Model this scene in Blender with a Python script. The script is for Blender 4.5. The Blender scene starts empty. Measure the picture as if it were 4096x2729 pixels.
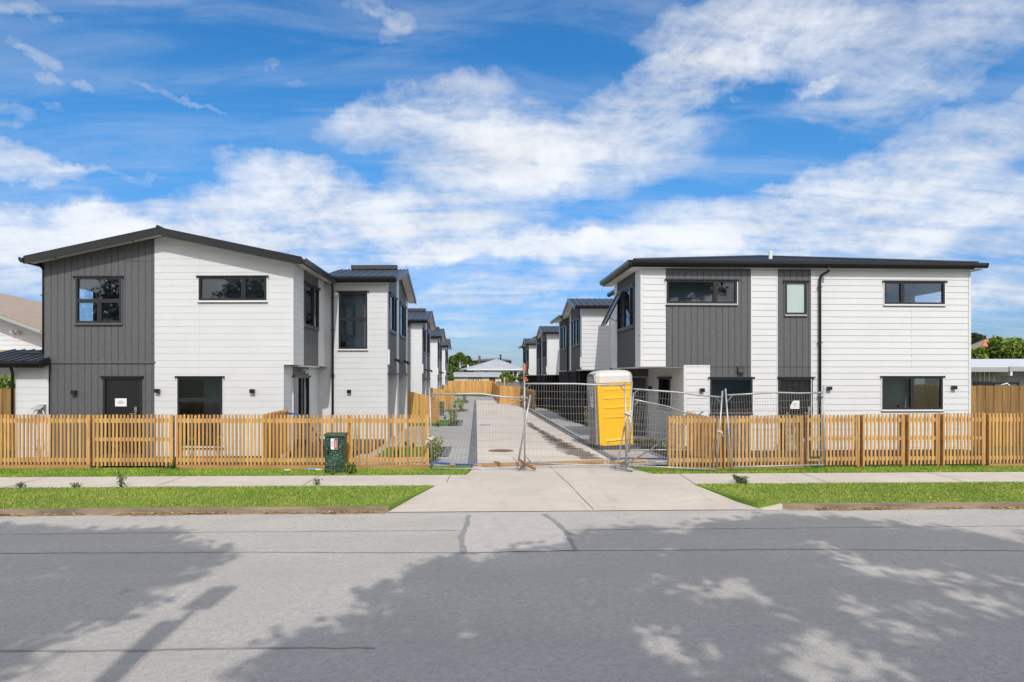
import bpy, math, random
import numpy as np
from mathutils import Vector, Matrix
random.seed(7); RNG = np.random.default_rng(11)
scene = bpy.context.scene
COL = scene.collection

# ------------------------------------------------------------------ camera
F, H0, HC, TH = 2731.0, 1500.0, 2.40, math.radians(2.9)
CT, ST = math.cos(TH), math.sin(TH)
cam = bpy.data.objects.new('camera', bpy.data.cameras.new('camera'))
COL.objects.link(cam)
cam.location = (0, 0, HC); cam.rotation_euler = (math.pi/2, 0, -TH)
cam.data.sensor_width = 36; cam.data.lens = 24.0
cam.data.shift_y = (H0-1364.5)/4096.0
cam.data.clip_end = 6000
scene.camera = cam

# ------------------------------------------------------------------ light
SUN_EL, SUN_AZ = math.radians(42), math.radians(4.6)      # sun behind the viewer, a little to the right
SDIR = Vector((math.sin(SUN_AZ)*math.cos(SUN_EL), -math.cos(SUN_AZ)*math.cos(SUN_EL), math.sin(SUN_EL)))
sun = bpy.data.objects.new('sun', bpy.data.lights.new('sun', 'SUN'))
COL.objects.link(sun)
sun.data.energy = 2.75; sun.data.angle = math.radians(0.5); sun.data.color = (1.0, 0.945, 0.865)
sun.rotation_euler = (-SDIR).to_track_quat('-Z', 'Y').to_euler(); sun.location = (10, -40, 40)
vs = scene.view_settings
vs.view_transform = 'Standard'; vs.look = 'None'; vs.gamma = 1; vs.exposure = 0.06; vs.use_curve_mapping = False
scene.cycles.max_bounces = 6; scene.cycles.transparent_max_bounces = 12
scene.cycles.use_denoising = True

# ------------------------------------------------------------------ world: nishita sky with cloud layer
w = bpy.data.worlds.new('World'); scene.world = w; w.use_nodes = True
nt = w.node_tree; nt.nodes.clear()
def N(t, **kw):
    n = nt.nodes.new(t)
    for k, v in kw.items(): setattr(n, k, v)
    return n
def lk(a, b): nt.links.new(a, b)
def mth(op, a, b=None, clamp=False):
    n = N('ShaderNodeMath', operation=op, use_clamp=clamp)
    for i, v in enumerate((a, b)):
        if v is None: continue
        if isinstance(v, (int, float)): n.inputs[i].default_value = v
        else: lk(v, n.inputs[i])
    return n.outputs[0]
def mrange(v, a, b, c=0., d=1., smooth=True):
    n = N('ShaderNodeMapRange'); n.interpolation_type = 'SMOOTHSTEP' if smooth else 'LINEAR'
    lk(v, n.inputs[0])
    for i, x in enumerate((a, b, c, d)): n.inputs[i+1].default_value = x
    return n.outputs[0]
sky = N('ShaderNodeTexSky', sky_type='NISHITA'); sky.sun_disc = False
sky.sun_elevation = SUN_EL; sky.sun_rotation = math.pi - SUN_AZ
sky.air_density = 1.0; sky.dust_density = 0.6; sky.ozone_density = 2.5
tc = N('ShaderNodeTexCoord'); DIR = tc.outputs['Generated']
sep = N('ShaderNodeSeparateXYZ'); lk(DIR, sep.inputs[0])
zpos = mth('MAXIMUM', sep.outputs[2], 0.0)
den = mth('ADD', zpos, 0.16)
cmb = N('ShaderNodeCombineXYZ')
lk(mth('DIVIDE', sep.outputs[0], den), cmb.inputs[0]); lk(mth('DIVIDE', sep.outputs[1], den), cmb.inputs[1])
PL = cmb.outputs[0]
def noise(vec, scale, detail, rough, loc=(0, 0, 0), rot=(0, 0, 0), sc=(1, 1, 1), dist=0.0):
    m = N('ShaderNodeMapping'); lk(vec, m.inputs[0])
    m.inputs['Location'].default_value = loc; m.inputs['Rotation'].default_value = rot; m.inputs['Scale'].default_value = sc
    n = N('ShaderNodeTexNoise'); lk(m.outputs[0], n.inputs['Vector'])
    n.inputs['Scale'].default_value = scale; n.inputs['Detail'].default_value = detail
    n.inputs['Roughness'].default_value = rough; n.inputs['Distortion'].default_value = dist
    return n
nw = noise(DIR, 5.0, 5, 0.6, (3.1, 0.2, 1.7))
vsub = N('ShaderNodeVectorMath', operation='SUBTRACT'); lk(nw.outputs['Color'], vsub.inputs[0]); vsub.inputs[1].default_value = (.5, .5, .5)
vsc = N('ShaderNodeVectorMath', operation='SCALE'); lk(vsub.outputs[0], vsc.inputs[0]); vsc.inputs[3].default_value = 0.06
vad = N('ShaderNodeVectorMath', operation='ADD'); lk(DIR, vad.inputs[0]); lk(vsc.outputs[0], vad.inputs[1])
nw2 = noise(DIR, 26.0, 4, 0.6, (7.1, 2.2, 0.7))
vs2 = N('ShaderNodeVectorMath', operation='SUBTRACT'); lk(nw2.outputs['Color'], vs2.inputs[0]); vs2.inputs[1].default_value = (.5, .5, .5)
vm2 = N('ShaderNodeVectorMath', operation='SCALE'); lk(vs2.outputs[0], vm2.inputs[0]); vm2.inputs[3].default_value = 0.042
va2 = N('ShaderNodeVectorMath', operation='ADD'); lk(vad.outputs[0], va2.inputs[0]); lk(vm2.outputs[0], va2.inputs[1])
WD = va2.outputs[0]
# cloud masses: direction (as azimuth/elevation seen from the street), half sizes, tilt, weight
BL = [(2050,660,760,240,-6,.26),(3400,880,900,170,-4,.26),(900,1020,1000,170,0,.30),(3400,160,700,200,-8,.22),(300,300,500,300,10,.10),(2050,1200,600,120,-5,.22),(3950,1150,420,260,0,.30),(1250,905,700,110,-2,.5),(700,985,700,90,0,.45),(2500,1010,700,70,-2,.45),(3600,1010,600,90,-3,.5),(2050,1260,380,30,-5,.3),(2500,540,300,50,-12,.2),(3650,420,300,40,-14,.2),(1175,700,250,80,0,1.0),(1650,440,340,85,-16,.85),(1480,880,640,120,0,.85),(1930,680,330,150,0,.85),
 (300,965,520,95,0,.8),(390,880,120,45,0,.5),(80,655,210,55,8,.95),(450,705,180,16,0,.55),(45,165,50,20,10,.42),(95,190,40,14,0,.3),
 (130,235,60,24,0,.6),(160,305,60,20,0,.5),(330,355,55,18,10,.5),(185,430,70,24,0,.55),(30,465,70,40,0,.6),
 (90,35,110,34,10,.6),(1555,140,60,40,-20,.5),(1600,95,70,34,10,.45),(1500,60,90,26,0,.3),(1440,15,110,26,0,.45),(1095,270,42,20,0,.36),(1215,328,45,14,-10,.32),
 (720,410,190,16,14,.4),(1720,1012,200,42,-4,.9),(3020,130,430,130,0,1.05),(2657,350,310,75,-9,.9),(3750,160,480,190,-20,.62),
 (2330,600,460,140,0,.8),(3720,620,520,110,-12,.95),(3200,890,950,110,-2,.85),(2180,975,250,48,0,.8),(3275,335,62,18,0,.55),
 (2020,1160,360,46,-9,.65),(1980,1330,420,22,-4,.28),(3990,1160,220,70,0,.65),(60,1100,200,130,0,.75),(800,1010,420,60,0,.5),
 (2700,1130,300,50,0,.5),(700,150,420,60,20,.16),(1500,330,300,60,20,.12)]
tot = None
for (u, v, a, b, rot, wt) in BL:
    dx, dz = (u-2048)/F, (H0-v)/F
    d = Vector((ST+dx*CT, CT-dx*ST, dz)); L = d.length; d.normalize()
    right = d.cross(Vector((0, 0, 1))).normalized(); up = right.cross(d)
    r = math.radians(rot); e1 = right*math.cos(r) - up*math.sin(r); e2 = right*math.sin(r) + up*math.cos(r)
    ka, kb = F*L/(1.12*a), F*L/(1.25*b)
    def dotk(e, k):
        n = N('ShaderNodeVectorMath', operation='DOT_PRODUCT'); lk(WD, n.inputs[0]); n.inputs[1].default_value = e*k
        return mth('SUBTRACT', n.outputs['Value'], d.dot(e)*k)
    p1, p2 = dotk(e1, ka), dotk(e2, kb); q_ = N('ShaderNodeMath', operation='MULTIPLY_ADD')
    lk(p2, q_.inputs[0]); lk(p2, q_.inputs[1]); lk(mth('MULTIPLY', p1, p1), q_.inputs[2])
    o = mrange(q_.outputs[0], 0.0, 1.6, wt, 0.0)
    tot = o if tot is None else mth('ADD', tot, o)
n1 = noise(PL, 1.1, 8, 0.58, (4.2, 1.3, 0), sc=(0.75, 1.0, 1), dist=0.3).outputs['Fac']
n2 = noise(PL, 3.6, 6, 0.6, (9.2, 4.3, 0), rot=(0, 0, .5), sc=(0.5, 1.6, 1), dist=0.5).outputs['Fac']
n3 = noise(DIR, 9.0, 8, 0.60, (1.2, 7.3, 3), rot=(0, .25, 0), sc=(.8, .8, 1.5), dist=.4).outputs['Fac']
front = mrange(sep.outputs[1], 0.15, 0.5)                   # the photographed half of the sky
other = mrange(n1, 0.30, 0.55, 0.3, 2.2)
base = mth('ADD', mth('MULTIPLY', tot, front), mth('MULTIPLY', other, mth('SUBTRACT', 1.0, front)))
n4 = noise(DIR, 46.0, 5, 0.65, (5.2, 1.3, 8), sc=(1, 1, 1.6)).outputs['Fac']
nd = mth('ADD', mth('ADD', mth('MULTIPLY', mrange(n2, .30, .70, smooth=False), .36), mth('MULTIPLY', mrange(n3, .30, .70, smooth=False), .44)), mth('MULTIPLY', mrange(n4, .28, .72, smooth=False), .20))
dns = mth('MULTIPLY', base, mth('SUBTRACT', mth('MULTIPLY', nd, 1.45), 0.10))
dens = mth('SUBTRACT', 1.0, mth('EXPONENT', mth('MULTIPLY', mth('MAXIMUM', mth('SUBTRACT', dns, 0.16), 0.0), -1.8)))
veil = mth('MULTIPLY', mrange(n2, 0.36, 0.74), 0.24)
alpha = mth('MULTIPLY', mth('SUBTRACT', 1.0, mth('MULTIPLY', mth('SUBTRACT', 1.0, mth('MULTIPLY', dens, 0.95)), mth('SUBTRACT', 1.0, veil))), 1.0)
hs = N('ShaderNodeHueSaturation'); lk(sky.outputs[0], hs.inputs['Color'])
hs.inputs['Hue'].default_value = 0.497; hs.inputs['Saturation'].default_value = 1.36; hs.inputs['Value'].default_value = 1.42
shade = mrange(n3, 0.3, 0.7, 0.86, 1.04)
cc = N('ShaderNodeMix', data_type='RGBA'); cc.blend_type = 'MIX'
cc.inputs[6].default_value = (6.3, 6.6, 7.1, 1); cc.inputs[7].default_value = (7.9, 7.95, 8.05, 1)
lk(mrange(dns, 0.25, 1.2), cc.inputs[0])
cs0 = N('ShaderNodeVectorMath', operation='SCALE'); lk(cc.outputs[2], cs0.inputs[0]); lk(shade, cs0.inputs[3])
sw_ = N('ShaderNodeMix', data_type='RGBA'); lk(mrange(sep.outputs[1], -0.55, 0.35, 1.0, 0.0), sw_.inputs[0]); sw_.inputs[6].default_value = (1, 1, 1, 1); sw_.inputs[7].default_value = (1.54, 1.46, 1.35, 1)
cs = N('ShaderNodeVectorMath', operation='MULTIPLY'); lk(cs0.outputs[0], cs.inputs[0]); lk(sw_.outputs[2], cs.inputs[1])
hz = N('ShaderNodeVectorMath', operation='MULTIPLY'); lk(hs.outputs[0], hz.inputs[0])
hc = N('ShaderNodeMix', data_type='RGBA'); lk(mrange(zpos, 0.0, 0.34), hc.inputs[0]); hc.inputs[6].default_value = (.31, .41, .66, 1); hc.inputs[7].default_value = (.70, .80, .88, 1); lk(hc.outputs[2], hz.inputs[1])
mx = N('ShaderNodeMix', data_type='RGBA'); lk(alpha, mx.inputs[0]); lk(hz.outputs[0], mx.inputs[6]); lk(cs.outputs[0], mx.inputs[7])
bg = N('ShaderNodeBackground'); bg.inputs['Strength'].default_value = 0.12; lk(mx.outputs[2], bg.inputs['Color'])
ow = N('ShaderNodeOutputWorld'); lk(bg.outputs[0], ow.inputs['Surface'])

# ------------------------------------------------------------------ measuring: photo point -> point on a real plane
def X(U, Y):
    dx = (U-2048)/F; t = Y/(CT-dx*ST); return t*(ST+dx*CT)
def Z(U, V, Y):
    dx = (U-2048)/F; return HC+(H0-V)/F*Y/(CT-dx*ST)
def G(U, V, z=0.0):
    t = (HC-z)*F/(V-H0); dx = (U-2048)/F; return (t*(ST+dx*CT), t*(CT-dx*ST))
def YF(U, x):
    dx = (U-2048)/F; return x*(CT-dx*ST)/(ST+dx*CT)
LY, LK, LX0 = 19.2, -0.07, -8.2                              # the left house stands slightly skew to the street
def LP(U, V, y0=LY):
    dx = (U-2048)/F; t = (y0-LK*LX0)/((CT-dx*ST)-LK*(ST+dx*CT)); return (t*(ST+dx*CT), HC+(H0-V)/F*t)
def shear(p): return (p[0], p[1]+LK*(p[0]-LX0), p[2])
GZ = [(-400, 0), (11.9, 0), (12.0, .10), (13.68, .17), (15.05, .20), (16.2, .215), (19, .18), (24, .14), (40, .02), (60, -.06), (86, -.12), (3000, -.12)]
def gz(y):
    for (a, za), (b, zb) in zip(GZ, GZ[1:]):
        if y <= b: return za+(zb-za)*(y-a)/(b-a)
    return -.12
def fr_y(x, y): return y-0.015*(max(-60, min(60, x))-1.7)     # kerb, verge and path run slightly skew

# ------------------------------------------------------------------ materials
MATS = {}
def mat(name, col, rough=.6, var=0.0, vs=4.0, bump=0.0, bs=60.0, spec=.4, metal=0.0, stretch=(1, 1, 1), island=0.0, col2=None, trans=0.0, emit=None, detail=5):
    m = bpy.data.materials.new(name); m.use_nodes = True; t = m.node_tree; p = t.nodes['Principled BSDF']
    p.inputs['Base Color'].default_value = (*col, 1); p.inputs['Roughness'].default_value = rough
    p.inputs['Metallic'].default_value = metal; p.inputs['Specular IOR Level'].default_value = spec
    tcn = t.nodes.new('ShaderNodeTexCoord'); mp = t.nodes.new('ShaderNodeMapping'); mp.inputs['Scale'].default_value = stretch
    t.links.new(tcn.outputs['Object'], mp.inputs[0])
    src = None
    if var > 0 or col2:
        n = t.nodes.new('ShaderNodeTexNoise'); n.inputs['Scale'].default_value = vs; n.inputs['Detail'].default_value = detail; n.inputs['Roughness'].default_value = .62
        t.links.new(mp.outputs[0], n.inputs['Vector'])
        r = t.nodes.new('ShaderNodeMapRange'); r.inputs[1].default_value = .3; r.inputs[2].default_value = .7
        t.links.new(n.outputs['Fac'], r.inputs[0])
        mxn = t.nodes.new('ShaderNodeMix'); mxn.data_type = 'RGBA'; t.links.new(r.outputs[0], mxn.inputs[0])
        if col2: a, b = col, col2
        else: a, b = [c*(1-var) for c in col], [min(1, c*(1+var)) for c in col]
        mxn.inputs[6].default_value = (*a, 1); mxn.inputs[7].default_value = (*b, 1); src = mxn.outputs[2]
    if island > 0:
        g = t.nodes.new('ShaderNodeNewGeometry'); hv = t.nodes.new('ShaderNodeHueSaturation')
        r2 = t.nodes.new('ShaderNodeMapRange'); r2.inputs[3].default_value = 1-island; r2.inputs[4].default_value = 1+island
        t.links.new(g.outputs['Random Per Island'], r2.inputs[0]); t.links.new(r2.outputs[0], hv.inputs['Value'])
        r3 = t.nodes.new('ShaderNodeMapRange'); r3.inputs[3].default_value = .5-island*.035; r3.inputs[4].default_value = .5+island*.035
        mm = t.nodes.new('ShaderNodeMath'); mm.operation = 'FRACT'; ml = t.nodes.new('ShaderNodeMath'); ml.operation = 'MULTIPLY'; ml.inputs[1].default_value = 7.31
        t.links.new(g.outputs['Random Per Island'], ml.inputs[0]); t.links.new(ml.outputs[0], mm.inputs[0]); t.links.new(mm.outputs[0], r3.inputs[0]); t.links.new(r3.outputs[0], hv.inputs['Hue'])
        if src: t.links.new(src, hv.inputs['Color'])
        else: hv.inputs['Color'].default_value = (*col, 1)
        src = hv.outputs[0]
    if src: t.links.new(src, p.inputs['Base Color'])
    if bump > 0:
        n = t.nodes.new('ShaderNodeTexNoise'); n.inputs['Scale'].default_value = bs; n.inputs['Detail'].default_value = 4
        t.links.new(mp.outputs[0], n.inputs['Vector']); b = t.nodes.new('ShaderNodeBump'); b.inputs['Strength'].default_value = bump; b.inputs['Distance'].default_value = .02
        t.links.new(n.outputs['Fac'], b.inputs['Height']); t.links.new(b.outputs[0], p.inputs['Normal'])
    if trans: p.inputs['Transmission Weight'].default_value = trans
    MATS[name] = m; return m
WHITE = mat('white_weatherboard', (.635, .652, .675), .5, .035, .9, .04, 40)
GREY = mat('charcoal_cladding', (.106, .109, .119), .55, .10, 9, .05, 120)
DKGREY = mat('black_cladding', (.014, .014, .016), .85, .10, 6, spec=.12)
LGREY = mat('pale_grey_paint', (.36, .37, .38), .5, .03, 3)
TRIM = mat('white_trim', (.70, .715, .735), .45, .02, 3)
SOFF = mat('soffit_paint', (.72, .70, .66), .6, .02, 3)
ALU = mat('dark_window_joinery', (.022, .022, .025), .35, .08, 8, spec=.5)
ROOF = mat('charcoal_roof_steel', (.045, .046, .051), .38, .12, 2.5, spec=.5)
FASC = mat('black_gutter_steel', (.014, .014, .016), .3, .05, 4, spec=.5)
DOORM = mat('black_door_paint', (.013, .013, .015), .42, .05, 6)
FROST = mat('frosted_glass', (.42, .53, .52), .25, .04, 3, spec=.5)
ROOM = mat('interior_plaster', (.46, .48, .50), .8, .08, 1.0)
PINE = mat('pine_slats', (.50, .285, .098), .6, .2, 2.2, stretch=(9, 9, 1.2), island=.24, bump=.05, bs=30)
PINE2 = mat('pine_rails', (.58, .36, .15), .65, .16, 2.0, stretch=(1.2, 9, 9), island=.1)
PINE3 = mat('pine_plinth', (.40, .225, .085), .7, .2, 1.5, stretch=(1, 6, 6), island=.08)
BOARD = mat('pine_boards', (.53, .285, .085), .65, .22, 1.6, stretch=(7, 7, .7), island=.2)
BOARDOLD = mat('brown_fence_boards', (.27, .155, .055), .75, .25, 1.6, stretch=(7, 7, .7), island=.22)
STEEL = mat('galvanised_steel', (.40, .41, .42), .45, .18, 9, metal=.45, spec=.5)
RUST = mat('rusty_steel', (.20, .10, .055), .7, .3, 20)
WIRE = mat('galvanised_wire', (.50, .49, .47), .5, .1, 9, metal=.35)
YEL = mat('yellow_plastic', (.86, .47, .006), .42, .04, 3, spec=.35)
LOOGR = mat('grey_plastic', (.15, .155, .165), .42, .05, 3)
LOOWH = mat('translucent_white_plastic', (.62, .605, .58), .4, .05, 4)
LOODK = mat('dark_plastic_base', (.06, .06, .065), .6, .1, 6)
BLUE = mat('blue_pipe', (.015, .10, .42), .4, .05, 5)
BLUEP = mat('blue_film', (.10, .33, .62), .35, .15, 9)
PAPER = mat('white_paper', (.78, .78, .80), .7, .03, 14)
INK = mat('black_ink', (.02, .02, .025), .6)
RED = mat('red_ink', (.62, .03, .03), .5)
CLOTH = mat('pale_cloth', (.62, .56, .47), .9, .2, 20)
CHROME = mat('chrome', (.7, .7, .72), .22, metal=.9)
CABG = mat('green_cabinet_paint', (.020, .060, .034), .4, .25, 3, spec=.45)
SPECK = mat('pale_paint_spatter', (.62, .68, .60), .6)
MULCH = mat('dark_mulch', (.022, .018, .015), .95, .5, 25, .5, 40)
SOIL = mat('soil_and_grass', (.085, .075, .04), .95, .4, 3, .3, 30, col2=(.06, .10, .022))
CONC = mat('concrete_path', (.545, .495, .44), .8, .09, 1.6, .10, 90)
TURF = mat('artificial_turf', (.045, .16, .012), .85, .3, 30, .5, 150)
GRASS = mat('grass_blades', (.145, .27, .025), .7, .35, 1.1, island=.7, col2=(.31, .40, .06))
STRAW = mat('straw_grass', (.42, .36, .15), .8, .3, 3, island=.4)
LEAF = mat('tree_leaves', (.075, .13, .026), .6, .3, .8, island=.5)
LEAFL = mat('yellow_green_leaves', (.14, .21, .028), .6, .3, .8, island=.6)
LEAFD = mat('dark_leaves', (.035, .06, .02), .65, .3, .8, island=.45)
LEAFH = mat('hedge_leaves', (.27, .32, .10), .65, .3, 2, island=.5)
FLAX = mat('flax_leaves', (.07, .15, .025), .5, .3, 2, island=.4)
BARK = mat('tree_bark', (.10, .075, .055), .9, .35, 8, .5, 20)
DEBRIS = mat('dry_leaves', (.42, .25, .11), .8, .3, 5, island=.5)
IRON = mat('pale_iron_roof', (.36, .375, .42), .5, .14, .5, col2=(.46, .47, .50))
CREAM = mat('cream_weatherboard', (.66, .62, .53), .6, .05, 2)
BEIGE = mat('beige_roof', (.38, .30, .235), .75, .08, 3, .1, 40)
ORANGE = mat('orange_roof_tiles', (.62, .19, .075), .7, .15, 2)
BROWNR = mat('weathered_roof_tiles', (.25, .19, .15), .8, .2, 3)
HIVIS = mat('orange_flag', (.80, .13, .025), .6, .08, 4)
MAROON = mat('maroon_door', (.17, .025, .03), .5)
TAR = mat('bitumen_seal', (.27, .268, .265), .7, .15, 4)
PAVD = mat('charcoal_pavers', (.15, .155, .165), .8, .15, 5)
DECK = mat('brown_decking', (.075, .055, .05), .6, .15, 3, stretch=(1, 12, 1))
KERBM = mat('weathered_kerb', (.27, .215, .16), .9, .45, 1.8, .3, 30, stretch=(.6, 2, 2))
STONE = mat('stacked_stone', (.13, .13, .145), .85, .3, 8, island=.4)

def glass_mat():
    m = bpy.data.materials.new('window_glass'); m.use_nodes = True; t = m.node_tree; t.nodes.clear()
    tr = t.nodes.new('ShaderNodeBsdfTransparent'); tr.inputs[0].default_value = (.76, .82, .86, 1)
    gl = t.nodes.new('ShaderNodeBsdfGlossy'); gl.inputs['Roughness'].default_value = .02; gl.inputs['Color'].default_value = (.9, .95, 1, 1)
    fr = t.nodes.new('ShaderNodeFresnel'); fr.inputs[0].default_value = 1.62
    mixn = t.nodes.new('ShaderNodeMixShader'); o = t.nodes.new('ShaderNodeOutputMaterial')
    t.links.new(fr.outputs[0], mixn.inputs[0]); t.links.new(tr.outputs[0], mixn.inputs[1]); t.links.new(gl.outputs[0], mixn.inputs[2]); t.links.new(mixn.outputs[0], o.inputs[0])
    return m
GLASS = glass_mat()
DARKGL = mat('dark_glass', (.015, .017, .02), .06, spec=.5)
DSTEEL = mat('dull_steel', (.20, .20, .205), .55, .25, 9, metal=.3)
def gen_ground(name, kind, k=1.0):
    m = bpy.data.materials.new(name); m.use_nodes = True; t = m.node_tree; p = t.nodes['Principled BSDF']
    tcn = t.nodes.new('ShaderNodeTexCoord'); O = tcn.outputs['Object']
    def nz(s, d=5, r=.6, st=(1, 1, 1)):
        mp = t.nodes.new('ShaderNodeMapping'); mp.inputs['Scale'].default_value = st; t.links.new(O, mp.inputs[0])
        n = t.nodes.new('ShaderNodeTexNoise'); n.inputs['Scale'].default_value = s; n.inputs['Detail'].default_value = d; n.inputs['Roughness'].default_value = r
        t.links.new(mp.outputs[0], n.inputs['Vector']); return n.outputs['Fac']
    def mp_(v, a, b, c=0, d=1):
        r = t.nodes.new('ShaderNodeMapRange'); t.links.new(v, r.inputs[0])
        for i, x in enumerate((a, b, c, d)): r.inputs[i+1].default_value = x
        return r.outputs[0]
    def mx_(f, a, b, mode='MIX'):
        n = t.nodes.new('ShaderNodeMix'); n.data_type = 'RGBA'; n.blend_type = mode
        if isinstance(f, float): n.inputs[0].default_value = f
        else: t.links.new(f, n.inputs[0])
        for i, v in ((6, a), (7, b)):
            if isinstance(v, tuple): n.inputs[i].default_value = (*v, 1)
            else: t.links.new(v, n.inputs[i])
        return n.outputs[2]
    bump = None
    if kind == 'asphalt':
        c = mx_(mp_(nz(.55, 4, .6, (1, 1.6, 1)), .35, .68), (.445, .420, .390), (.535, .507, .468))
        c = mx_(mp_(nz(14, 6, .85), .40, .60), c, (.365, .348, .326))
        c = mx_(mp_(nz(60, 2, .6), .60, .70), c, (.68, .66, .63))
        c = mx_(mp_(nz(38, 2, .6), .64, .72), c, (.23, .227, .22))
        c = mx_(mp_(nz(2.2, 6, .7, (1, 2.5, 1)), .56, .76, 0, .55), c, (.33, .325, .318))
        c = mx_(mp_(nz(.35, 5, .65, (.35, 2.2, 1)), .48, .66, 0, .38), c, (.36, .345, .325))
        c = mx_(mp_(nz(1.1, 3, .5), .70, .76, 0, .6), c, (.28, .275, .27))
        c = mx_(mp_(nz(7, 7, .75), .58, .66, 0, .5), c, (.60, .575, .54))
        sp = t.nodes.new('ShaderNodeSeparateXYZ'); t.links.new(O, sp.inputs[0])
        band = mp_(sp.outputs[1], 10.3, 11.9, 0, .5); nb = mp_(nz(.8, 5, .65, (1, 2, 1)), .42, .72)
        mu = t.nodes.new('ShaderNodeMath'); mu.operation = 'MULTIPLY'; t.links.new(band, mu.inputs[0]); t.links.new(nb, mu.inputs[1])
        c = mx_(mu.outputs[0], c, (.60, .54, .46))
        p.inputs['Roughness'].default_value = .85; bump = (nz(75, 4, .7), .35, .02)
    elif kind == 'concrete':
        c = mx_(mp_(nz(.7, 5, .6, (1, 1.5, 1)), .35, .65), (.575, .515, .45), (.50, .45, .395))
        c = mx_(mp_(nz(1.9, 6, .7, (.7, 2.6, 1)), .58, .74, 0, .65), c, (.36, .295, .23))
        c = mx_(mp_(nz(130, 2, .5), .68, .74), c, (.22, .2, .18))
        c = mx_(mp_(nz(.9, 6, .72, (2.4, .5, 1)), .57, .72, 0, .45), c, (.33, .275, .22))
        c = mx_(mp_(nz(5, 5, .7), .66, .76, 0, .5), c, (.40, .34, .28))
        p.inputs['Roughness'].default_value = .8; bump = (nz(90, 3, .6), .08, .01)
    elif kind == 'pavers':
        b = t.nodes.new('ShaderNodeTexBrick'); b.offset = .5
        mp = t.nodes.new('ShaderNodeMapping'); mp.inputs['Rotation'].default_value = (0, 0, math.pi/2); t.links.new(O, mp.inputs[0]); t.links.new(mp.outputs[0], b.inputs['Vector'])
        b.inputs['Scale'].default_value = 1.0; b.inputs['Brick Width'].default_value = .22; b.inputs['Row Height'].default_value = .11; b.inputs['Mortar Size'].default_value = .006
        b.inputs['Color1'].default_value = (.40, .39, .37, 1); b.inputs['Color2'].default_value = (.47, .455, .43, 1); b.inputs['Mortar'].default_value = (.22, .21, .2, 1)
        c = mx_(mp_(nz(1.5, 5, .6), .3, .7, 0, .4), b.outputs['Color'], (.32, .32, .31)); bump = (b.outputs['Fac'], -.3, .01)
        p.inputs['Roughness'].default_value = .85
    else:   # mud stain on concrete
        c = mx_(mp_(nz(3.0, 6, .7, (.6, 3, 1)), .38, .62), (.12, .085, .055), (.30, .245, .18)); bump = (nz(30, 3), .1, .01)
    if k != 1.0: c = mx_(1.0, c, (k, k, k), 'MULTIPLY')
    t.links.new(c, p.inputs['Base Color'])
    if bump:
        bn = t.nodes.new('ShaderNodeBump'); bn.inputs['Strength'].default_value = abs(bump[1]); bn.inputs['Distance'].default_value = bump[2]; bn.invert = bump[1] < 0
        t.links.new(bump[0], bn.inputs['Height']); t.links.new(bn.outputs[0], p.inputs['Normal'])
    return m
ASPH = gen_ground('asphalt', 'asphalt'); DRIVE = gen_ground('driveway_concrete', 'concrete'); PAVE = gen_ground('grey_pavers', 'pavers'); MUD = gen_ground('dried_mud', 'mud')

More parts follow.
